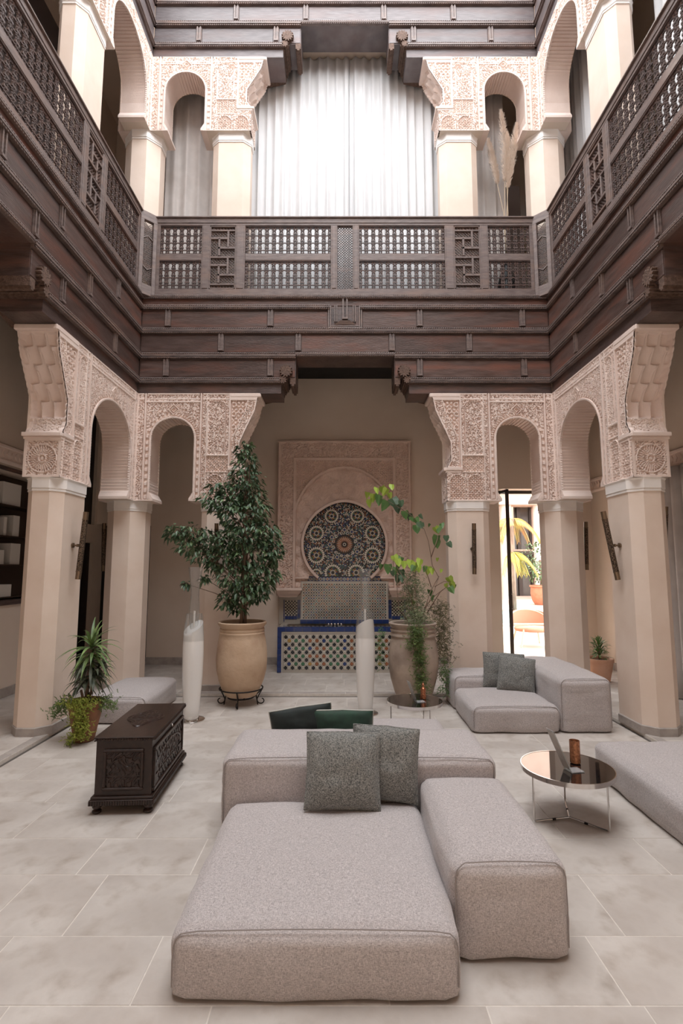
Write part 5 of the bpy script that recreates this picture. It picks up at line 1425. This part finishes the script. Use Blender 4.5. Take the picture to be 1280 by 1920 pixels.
for (u, v, k, s_) in big:
    p = A3(u, v-4, rl.uniform(-.08, .06))
    inst(HM[k], 'leaf', cp, p, (rl.uniform(1.0, 1.9)*-1, rl.uniform(-.5, .5), rl.uniform(-.7, .7)), (s_*1.2,)*3)
def fern(b, p0, p1, r, n, rr, ln=.045, sag=.15):
    p0, p1 = Vector(p0), Vector(p1)
    for i in range(n):
        f = rr.random(); p = p0.lerp(p1, f)+Vector((rr.gauss(0, r), rr.gauss(0, r*.8), rr.gauss(0, r*.7)))
        d = Vector((rr.uniform(-1, 1), rr.uniform(-1, 1), rr.uniform(-.9, .6))).normalized()
        q = p+d*ln*1.2; s_ = d.orthogonal().normalized()*.0022
        b.add([p-s_, p+s_, q], [(0, 1, 2)])
        for k in range(7):
            g_ = p.lerp(q, (k+1)/8); e = (d*.5+rv(rr)).normalized()*ln*.34; s2 = e.orthogonal().normalized()*.0045
            b.add([g_-s2, g_+s2, g_+e], [(0, 1, 2)])
fa = JR2; rr = random.Random(9)
b = MB()
fern(b, A3(772, 1080, 0), A3(776, 1160, 0), .085, 800, rr); fern(b, A3(768, 1150, -.25), A3(795, 1165, -.25), .08, 200, rr)
b.build('upright_fronds', mat('grey_green_frond', (.10, .13, .06), (.17, .20, .09), .6, scale=8), fa, kind='stuff', fix=False)
b = MB(); fern(b, A3(783, 1175, -.34), A3(790, 1300, -.36), .045, 850, rr); fern(b, A3(778, 1175, -.34), A3(772, 1215, -.34), .05, 160, rr); b.build('trailing_fronds', M_fern, fa, kind='stuff', fix=False)
b = MB(); fern(b, A3(822, 1130, .1), A3(834, 1240, .0), .07, 800, rr); fern(b, A3(815, 1180, .1), A3(822, 1270, .0), .06, 180, rr)
b.build('dry_fronds', mat('olive_brown_frond', (.10, .085, .045), (.16, .15, .07), .7, scale=8), fa, kind='stuff', fix=False)
b = MB(); fern(b, A3(832, 1240, -.05), A3(832, 1300, -.08), .04, 160, rr); fern(b, A3(716, 1175, .1), A3(712, 1250, .1), .03, 110, rr); b.build('green_tips', M_leafm, fa, kind='stuff', fix=False)

# dracaena in a mossy pot beside the near left column
DX, DY = -2.70, 5.60
JR3 = pot('striped dracaena in a mossy terracotta pot beside the near left column', DX, DY, [(.085, 0), (.10, .01), (.125, .14), (.155, .28), (.165, .36), (.175, .365), (.178, .41), (.168, .415), (.155, .40), (.15, .34)], M_terra2, soil=(.15, .385), name='potted_dracaena')
dr = JR3
b = MB(); b.tube([(DX, DY, .38), (DX+.01, DY, .62), (DX+.03, DY, .93)], [.022, .018, .012], 8); b.tube([(DX+.02, DY, .38), (DX+.07, DY-.02, .55), (DX+.09, DY-.03, .66)], [.016, .013, .010], 8); b.tube([(DX-.02, DY, .38), (DX-.05, DY-.02, .52)], [.016, .012], 8); b.build('cane', M_bark, dr, smooth=True)
rd = random.Random(21)
def strap(c_, az_, el, L_, w, m):
    b = MB(); P = []; n = 7; d = Vector((math.cos(az_)*math.cos(el), math.sin(az_)*math.cos(el), math.sin(el))); s = Vector((-math.sin(az_), math.cos(az_), 0)); p = Vector(c_)
    for i in range(n+1):
        f = i/n; ww = w*.5*(.45+.9*f if f < .45 else .86*(1-f)/.55+.01)
        P.append((p-s*ww+Vector((0, 0, ww*.5)), p, p+s*ww+Vector((0, 0, ww*.5))))
        p = p+d*L_/n; d = (d+Vector((0, 0, -.16-.10*f))).normalized()
    b.grid(P); b.build('leaf', m, dr, fix=False, smooth=True)
for (cx_, cz_, n, e0, e1, L0, L1, m) in ((DX+.03, .93, 30, -.1, 1.35, .24, .36, M_drac), (DX+.03, .86, 22, -.6, .3, .26, .38, M_drac), (DX+.03, .76, 20, -.7, .2, .22, .34, M_dracd), (DX+.09, .66, 18, -.4, 1.0, .18, .30, M_dracd), (DX-.05, .54, 12, -.4, .8, .15, .26, M_dracd), (DX+.02, .62, 18, -.6, .4, .2, .3, M_dracd)):
    for i in range(n):
        az_ = 2*PI*i/n*2.4+rd.uniform(-.3, .3); el = e0+(e1-e0)*(i/n)**1.1+rd.uniform(-.12, .12)
        strap((cx_+rd.uniform(-.015, .015), DY+rd.uniform(-.015, .015), cz_+.05*(i/n)), az_, el, rd.uniform(L0, L1)*1.12, rd.uniform(.034, .048), m)
mo = JR3; b = MB(); rr = random.Random(3)
fern(b, (DX-.10, DY-.14, .42), (DX+.12, DY-.14, .42), .04, 260, rr, .04); fern(b, (DX+.02, DY-.18, .40), (DX+.05, DY-.16, .08), .04, 420, rr, .04)
fern(b, (DX-.02, DY-.17, .12), (DX-.08, DY-.16, .04), .03, 70, rr, .04)
b.build('moss_fronds', M_moss, mo, kind='stuff', fix=False)
b = MB(); fern(b, (DX-.14, DY-.05, .42), (DX-.30, DY-.03, .30), .05, 170, rr, .05); fern(b, (DX+.15, DY, .42), (DX+.28, DY, .36), .045, 130, rr, .05); b.build('green_fronds', M_fern, mo, kind='stuff', fix=False)

# little palm in a terracotta pot by the right gallery wall
SX_, SY_ = 4.05, 8.25
JR4 = pot('small leafy shrub in a peach terracotta pot behind the near right column', SX_, SY_, [(.12, 0), (.14, .01), (.175, .18), (.195, .30), (.205, .30), (.21, .35), (.195, .355), (.18, .33), (.175, .28)], mat('peach_terracotta', (.62, .36, .24), (.68, .42, .3), .75), z0=GZ, soil=(.178, .31), name='potted_shrub')
sp = JR4; b = MB(); rr = random.Random(2)
for i in range(150):
    a = rr.uniform(0, 2*PI); e = rr.uniform(-.1, 1.4); c_ = Vector((SX_, SY_, .38+rr.uniform(0, .22))); d = Vector((math.cos(a)*math.cos(e), math.sin(a)*math.cos(e), math.sin(e)))
    leafmesh(b, c_+d*rr.uniform(0, .12), d, Vector((0, 0, 1)), rr.uniform(.08, .16), .026, droop=.3)
b.build('foliage', M_leafm, sp, kind='stuff', fix=False); b = MB(); b.tube([(SX_, SY_, .33), (SX_, SY_, .55)], .012, 6); b.build('stem', M_bark, sp)

# pampas grass in a dark vase on the upper gallery
GX, GY = aty(945, 405, 7.93)[:2]
v_ = thing('floor_vase', 'dark tall vase on the upper gallery behind the lattice, holding pampas grass', 'vase', (GX, GY, 5.95)); b = MB(); b.lathe([(.10, 0), (.14, .1), (.16, .35), (.12, .6), (.07, .72), (.08, .78), (.07, .78), (.05, .70)], (GX, GY, 5.95), 28); b.build('body', mat('dark_vase_glaze', (.03, .028, .03), rough=.3), v_, smooth=40)
pa = thing('pampas_grass', 'beige pampas grass plumes in front of the upper right arch', 'plant', (GX, GY, 6.6)); rr = random.Random(8)
for (u0, v0, u1, v1, um, vm, wd) in ((952, 350, 938, 208, 950, 400, 15), (950, 352, 968, 232, 952, 400, 13), (932, 345, 914, 262, 944, 400, 11), (946, 340, 950, 250, 946, 400, 13)):
    dy = rr.uniform(-.05, .05); a, c_, m_ = Vector(aty(u0, v0, GY+dy)), Vector(aty(u1, v1, GY+dy)), Vector(aty(um, vm, GY)); b = MB(); b.tube([Vector((GX, GY, 6.6)), m_, a, a.lerp(c_, .8)], [.006, .006, .005, .003], 6); st = b.build('stalk', M_stem, pa, smooth=True)
    b = MB(); w_ = wd*.0062
    for i in range(2600):
        f = rr.random(); p = a.lerp(c_, f); r = w_*(math.sin(PI*min(1, f*.93+.07))**.7); q = rv(rr).normalized(); e = Vector((q.x, q.y, 0))*r*rr.random()**.5; d = Vector((q.x*.6, q.y*.6, .55+rr.random()*.5)).normalized()*rr.uniform(.03, .06)
        s_ = d.orthogonal().normalized()*.005; b.add([p+e-s_, p+e+s_, p+e+d], [(0, 1, 2)])
    b.build('plume', M_pampas, pa, kind='stuff', fix=False)

# ------------------------------------------------------------------ steel door and the patio beyond
d_ = thing('door_1', None, None, (DX0, GY1+.3, GZ), kind='structure')
def dbar(x0, x1, y0, y1, z0, z1, nm='frame_bar'): m = MB(); m.box(x0, x1, y0, y1, z0, z1); return m.build(nm, M_steelframe, d_, bevel=.003)
dbar(DX0, DX1, GY1+.24, GY1+.29, DZ-.06, DZ); dbar(DX1-.05, DX1, GY1+.24, GY1+.29, GZ, DZ); dbar(DX0, DX0+.02, GY1+.24, GY1+.29, GZ, DZ)
lfp = thing('steel_door_leaf', 'open brown steel-framed glass door leaf at the patio doorway', 'door', (DX0+.02, GY1+.2, GZ))
h0 = Vector((DX0+.03, GY1+.22, 0)); h1 = Vector((3.085, GY1-.22, 0)); dv = (h1-h0).normalized(); nv = Vector((-dv.y, dv.x, 0)); Ld = (h1-h0).length
def lbar(s0, s1, z0, z1, nm='leaf_rail', m_=None, tk=.022):
    m = MB(); v = [tuple(h0+dv*s+nv*n_+Vector((0, 0, z))) for z in (z0, z1) for n_ in (-tk, tk) for s in (s0, s1)]; m.add(v, [(0,2,3,1), (4,5,7,6), (0,1,5,4), (2,6,7,3), (0,4,6,2), (1,3,7,5)]); return m.build(nm, m_ or M_steelframe, lfp)
lbar(Ld-.05, Ld, GZ+.02, DZ-.04, 'leaf_stile', tk=.024); lbar(0, .04, GZ+.02, DZ-.04, 'leaf_stile'); lbar(0, Ld, DZ-.09, DZ-.04); lbar(0, Ld, GZ+.02, GZ+.1)
lbar(.04, Ld-.05, GZ+.1, DZ-.09, 'glass_pane', thin_glass('door_glass', (.95, .97, .96), cap=.12), .003)
m = MB(); m.tube([h1+Vector((.02, -.05, 1.05)), h1+Vector((.02, -.05, 1.35))], .012, 8); m.tube([h1+Vector((0, 0, 1.07)), h1+Vector((.02, -.05, 1.07))], .008, 6); m.tube([h1+Vector((0, 0, 1.33)), h1+Vector((.02, -.05, 1.33))], .008, 6); m.build('handle', M_chrome, lfp, smooth=40)
# patio ground with a pool
PYE = 33.0
M_pat = mat('pale_patio_stone', (.42, .33, .27), (.48, .39, .32), .6, scale=2)
M_pfac = mat('pink_patio_plaster', (.46, .33, .26), (.52, .38, .30), .8, scale=1)
px_, pxx, py0, py1 = 3.0, 8.2, 16.5, 22.5
m = MB(); m.box(-2, px_, GY1+.38, 40, -.3, .0); m.box(pxx, 22, GY1+.38, 40, -.3, .0); m.box(px_, pxx, GY1+.38, py0, -.3, 0); m.box(px_, pxx, py1, 40, -.3, 0); struct('floor_patio', m, M_pat)
pl = thing('swimming_pool', 'pale turquoise swimming pool in the sunlit patio', 'pool', ((px_+pxx)/2, (py0+py1)/2, -.3))
m = MB(); m.box(px_, pxx, py0, py1, -.12, -.06); m.build('water', mat('pool_water', (.16, .34, .36), rough=.05), pl)
m = MB(); m.box(px_-.3, pxx+.3, py0-.35, py0, 0, .06); m.box(px_-.3, pxx+.3, py1, py1+.35, 0, .06); m.box(pxx, pxx+.3, py0, py1, 0, .06); m.build('coping', mat('white_coping', (.6, .54, .48)), pl)
# lounge chair
LX_, LY_ = aty(998, 1215, 12.2)[0], 12.2
lc = thing('patio_chair', 'peach-toned rounded lounge chair with pale frame standing in the patio', 'chair', (LX_, LY_, 0)); M_lc = mat('peach_wicker', (.40, .19, .12), rough=.8); M_lf = mat('pale_chair_frame', (.55, .43, .33), rough=.5)
b = MB(); R = []
for i in range(25):
    a = PI*.05+PI*1.0*i/24; R.append([(LX_+.42*math.cos(a)*(1+.1*k), LY_+.40*math.sin(a)*(1+.12*k), .40+.38*k*max(0,math.sin(a))**.3+.03) for k in (0, .5, 1)])
b.grid(R); b.build('backrest', M_lc, lc, fix=False, smooth=True)
b = MB(); b.lathe([(.0, .33), (.36, .34), (.40, .38), (.38, .43), (0, .45)], (LX_, LY_, 0), 28, cap=False); b.build('seat', M_lc, lc, smooth=True)
for i, a in enumerate((.9, 2.3, 3.9, 5.4)):
    b = MB(); b.tube([(LX_+.38*math.cos(a), LY_+.38*math.sin(a), .40), (LX_+.52*math.cos(a), LY_+.50*math.sin(a), .0)], .022, 8); b.build('leg', M_lf, lc)
b = MB(); b.tube([(LX_+.46*math.cos(PI*i/16-.0), LY_+.46*math.sin(PI*i/16), .80*math.sin(PI*i/16)**.25 if 0 < i < 16 else .5) for i in range(17)], .018, 8); b.tube([(LX_-.5, LY_-.25, .52), (LX_+.5, LY_-.25, .52)], .018, 8); b.build('frame', M_lf, lc)
# planter with bush
BX_, BY_ = aty(1015, 1132, 25.5)[0], 25.5
JR5 = pot('leafy bush in a terracotta planter at the far side of the patio pool', BX_, BY_, [(.30, 0), (.42, .2), (.50, .55), (.48, .85), (.54, .88), (.54, .96), (.46, .96), (.44, .85)], mat('patio_terracotta', (.36, .13, .07), (.40, .16, .09), .8), soil=(.44, .9), name='potted_bush')
bu = JR5; b = MB(); rr = random.Random(6)
b2 = MB(); b2.tube([(BX_, BY_, .9), (BX_+.05, BY_, 1.6), (BX_, BY_, 2.2)], .05, 6); b2.build('stem', M_bark, bu)
for i in range(1400):
    q = rv(rr)
    if q.length > 1: continue
    p = Vector((BX_-.1+q.x*.95, BY_+q.y*.8, 2.15+q.z*1.05)); leafmesh(b, p, q+rv(rr)*.5, Vector((0, 0, 1)), rr.uniform(.10, .18), .08, droop=.2)
b.build('foliage', mat('patio_bush_leaf', (.045, .085, .03), (.09, .14, .05), .5, scale=4), bu, kind='stuff', fix=False)
# palm with yellowish fronds hanging into view
pm = thing('yellow_palm', 'palm with yellow drooping fronds hanging before the patio house', 'tree', (6.6, 18.6, 0)); rr = random.Random(14)
b = MB(); b.tube([(6.25, 18.9, .0), (6.2, 18.9, 2.0), (6.3, 18.9, 3.6)], [.14, .11, .09], 10); b.build('trunk', M_bark, pm, smooth=True)
for k in range(16):
    a = rr.uniform(0, 2*PI); L_ = rr.uniform(.8, 1.3); b = MB(); P = []; c0 = Vector((6.3, 18.9, 3.6)) if k % 3 else Vector((6.25, 18.85, 2.35))
    if not k % 3: L_ *= .9
    for i in range(9):
        f = i/8; P.append(c0+Vector((math.cos(a)*L_*f, math.sin(a)*L_*f, .35*f-1.15*f*f)))
    b.tube(P, .012, 4)
    for i in range(2, 9):
        for j in range(4):
            p = P[i-1].lerp(P[i], j/4); d = (P[i]-P[i-1]).normalized()
            for sg in (-1, 1): s_ = Vector((-d.y, d.x, 0)).normalized()*sg*.6+d*.5+Vector((0, 0, -.7)); leafmesh(b, p, s_, Vector((0, 0, 1)), .42*(1-i/14), .03, droop=.2, n=2)
    b.build('frond', mat('yellow_frond' if k % 3 == 0 else 'orange_frond', (.50, .36, .06) if k % 3 == 0 else (.42, .20, .07), (.40, .33, .08), .6, scale=2), pm, fix=False)
# house across the patio
hs = thing('patio_house', 'pale pink house with dark windows across the patio', 'building', (12, PYE, 0))
def hx(u, y=PYE): return aty(u, 1065, y)[0]
def hz(v, y=PYE): return aty(640, v, y)[2]
x0_, x1_ = 3.0, 22.0; w0, w1 = hx(966), hx(1003); zg = 0
gz0, gz1 = hz(1118), hz(1036); uz0, uz1 = hz(1030), hz(950)
m = MB(); m.box(x0_, w0, PYE, PYE+1, 0, 12); m.box(w1, x1_, PYE, PYE+1, 0, 12); m.box(w0, w1, PYE, PYE+1, gz1, uz0); m.box(w0, w1, PYE, PYE+1, uz1, 12); m.box(w0, w1, PYE, PYE+1, 0, gz0); m.build('wall', M_pfac, hs)
for za, zb2 in ((gz0, gz1), (uz0, uz1)):
    m = MB(); m.box(w0, w1, PYE+.5, PYE+.6, za, zb2); wn = m.build('window', mat('dark_window', (.06, .05, .045), (.10, .085, .07), .15, scale=1), hs)
    for u in (966, 979, 1003): m = MB(); x = hx(u); m.box(x-.12, x+.12, PYE+.35, PYE+.5, za, zb2); m.build('mullion', M_steelframe, wn)
m = MB(); m.box(w0-.2, w1+.2, PYE-.2, PYE+.2, uz0-.35, uz0-.12); m.build('sill', M_steelframe, hs)
for u in (951, 1014): m = MB(); x = hx(u, PYE-3); m.lathe([(.42, 0), (.36, .3), (.33, 7.0), (.55, 7.6)], (x, PYE-3, 0), 16); m.build('pillar', mat('white_pillar', (.55, .48, .43)), hs, smooth=30)
m = MB(); z = hz(948, PYE-3); m.box(x0_, x1_, PYE-3.5, PYE-2.4, z, z+.9); m.build('cornice', M_pfac, hs); m = MB(); m.box(x0_, x1_, PYE-4.0, PYE-2.2, z+.9, z+1.15); m.build('cornice', mat('white_pillar', (0, 0, 0)), hs)
m = MB(); m.box(-2, -1.7, GY1+.4, 40, 0, 8); struct('patio_sky_block', m, M_pfac)  # unseen side walls, added to cut the sky light on the patio
m = MB(); m.box(20, 20.3, GY1+.4, 40, 0, 8); struct('patio_sky_block', m, M_pfac)
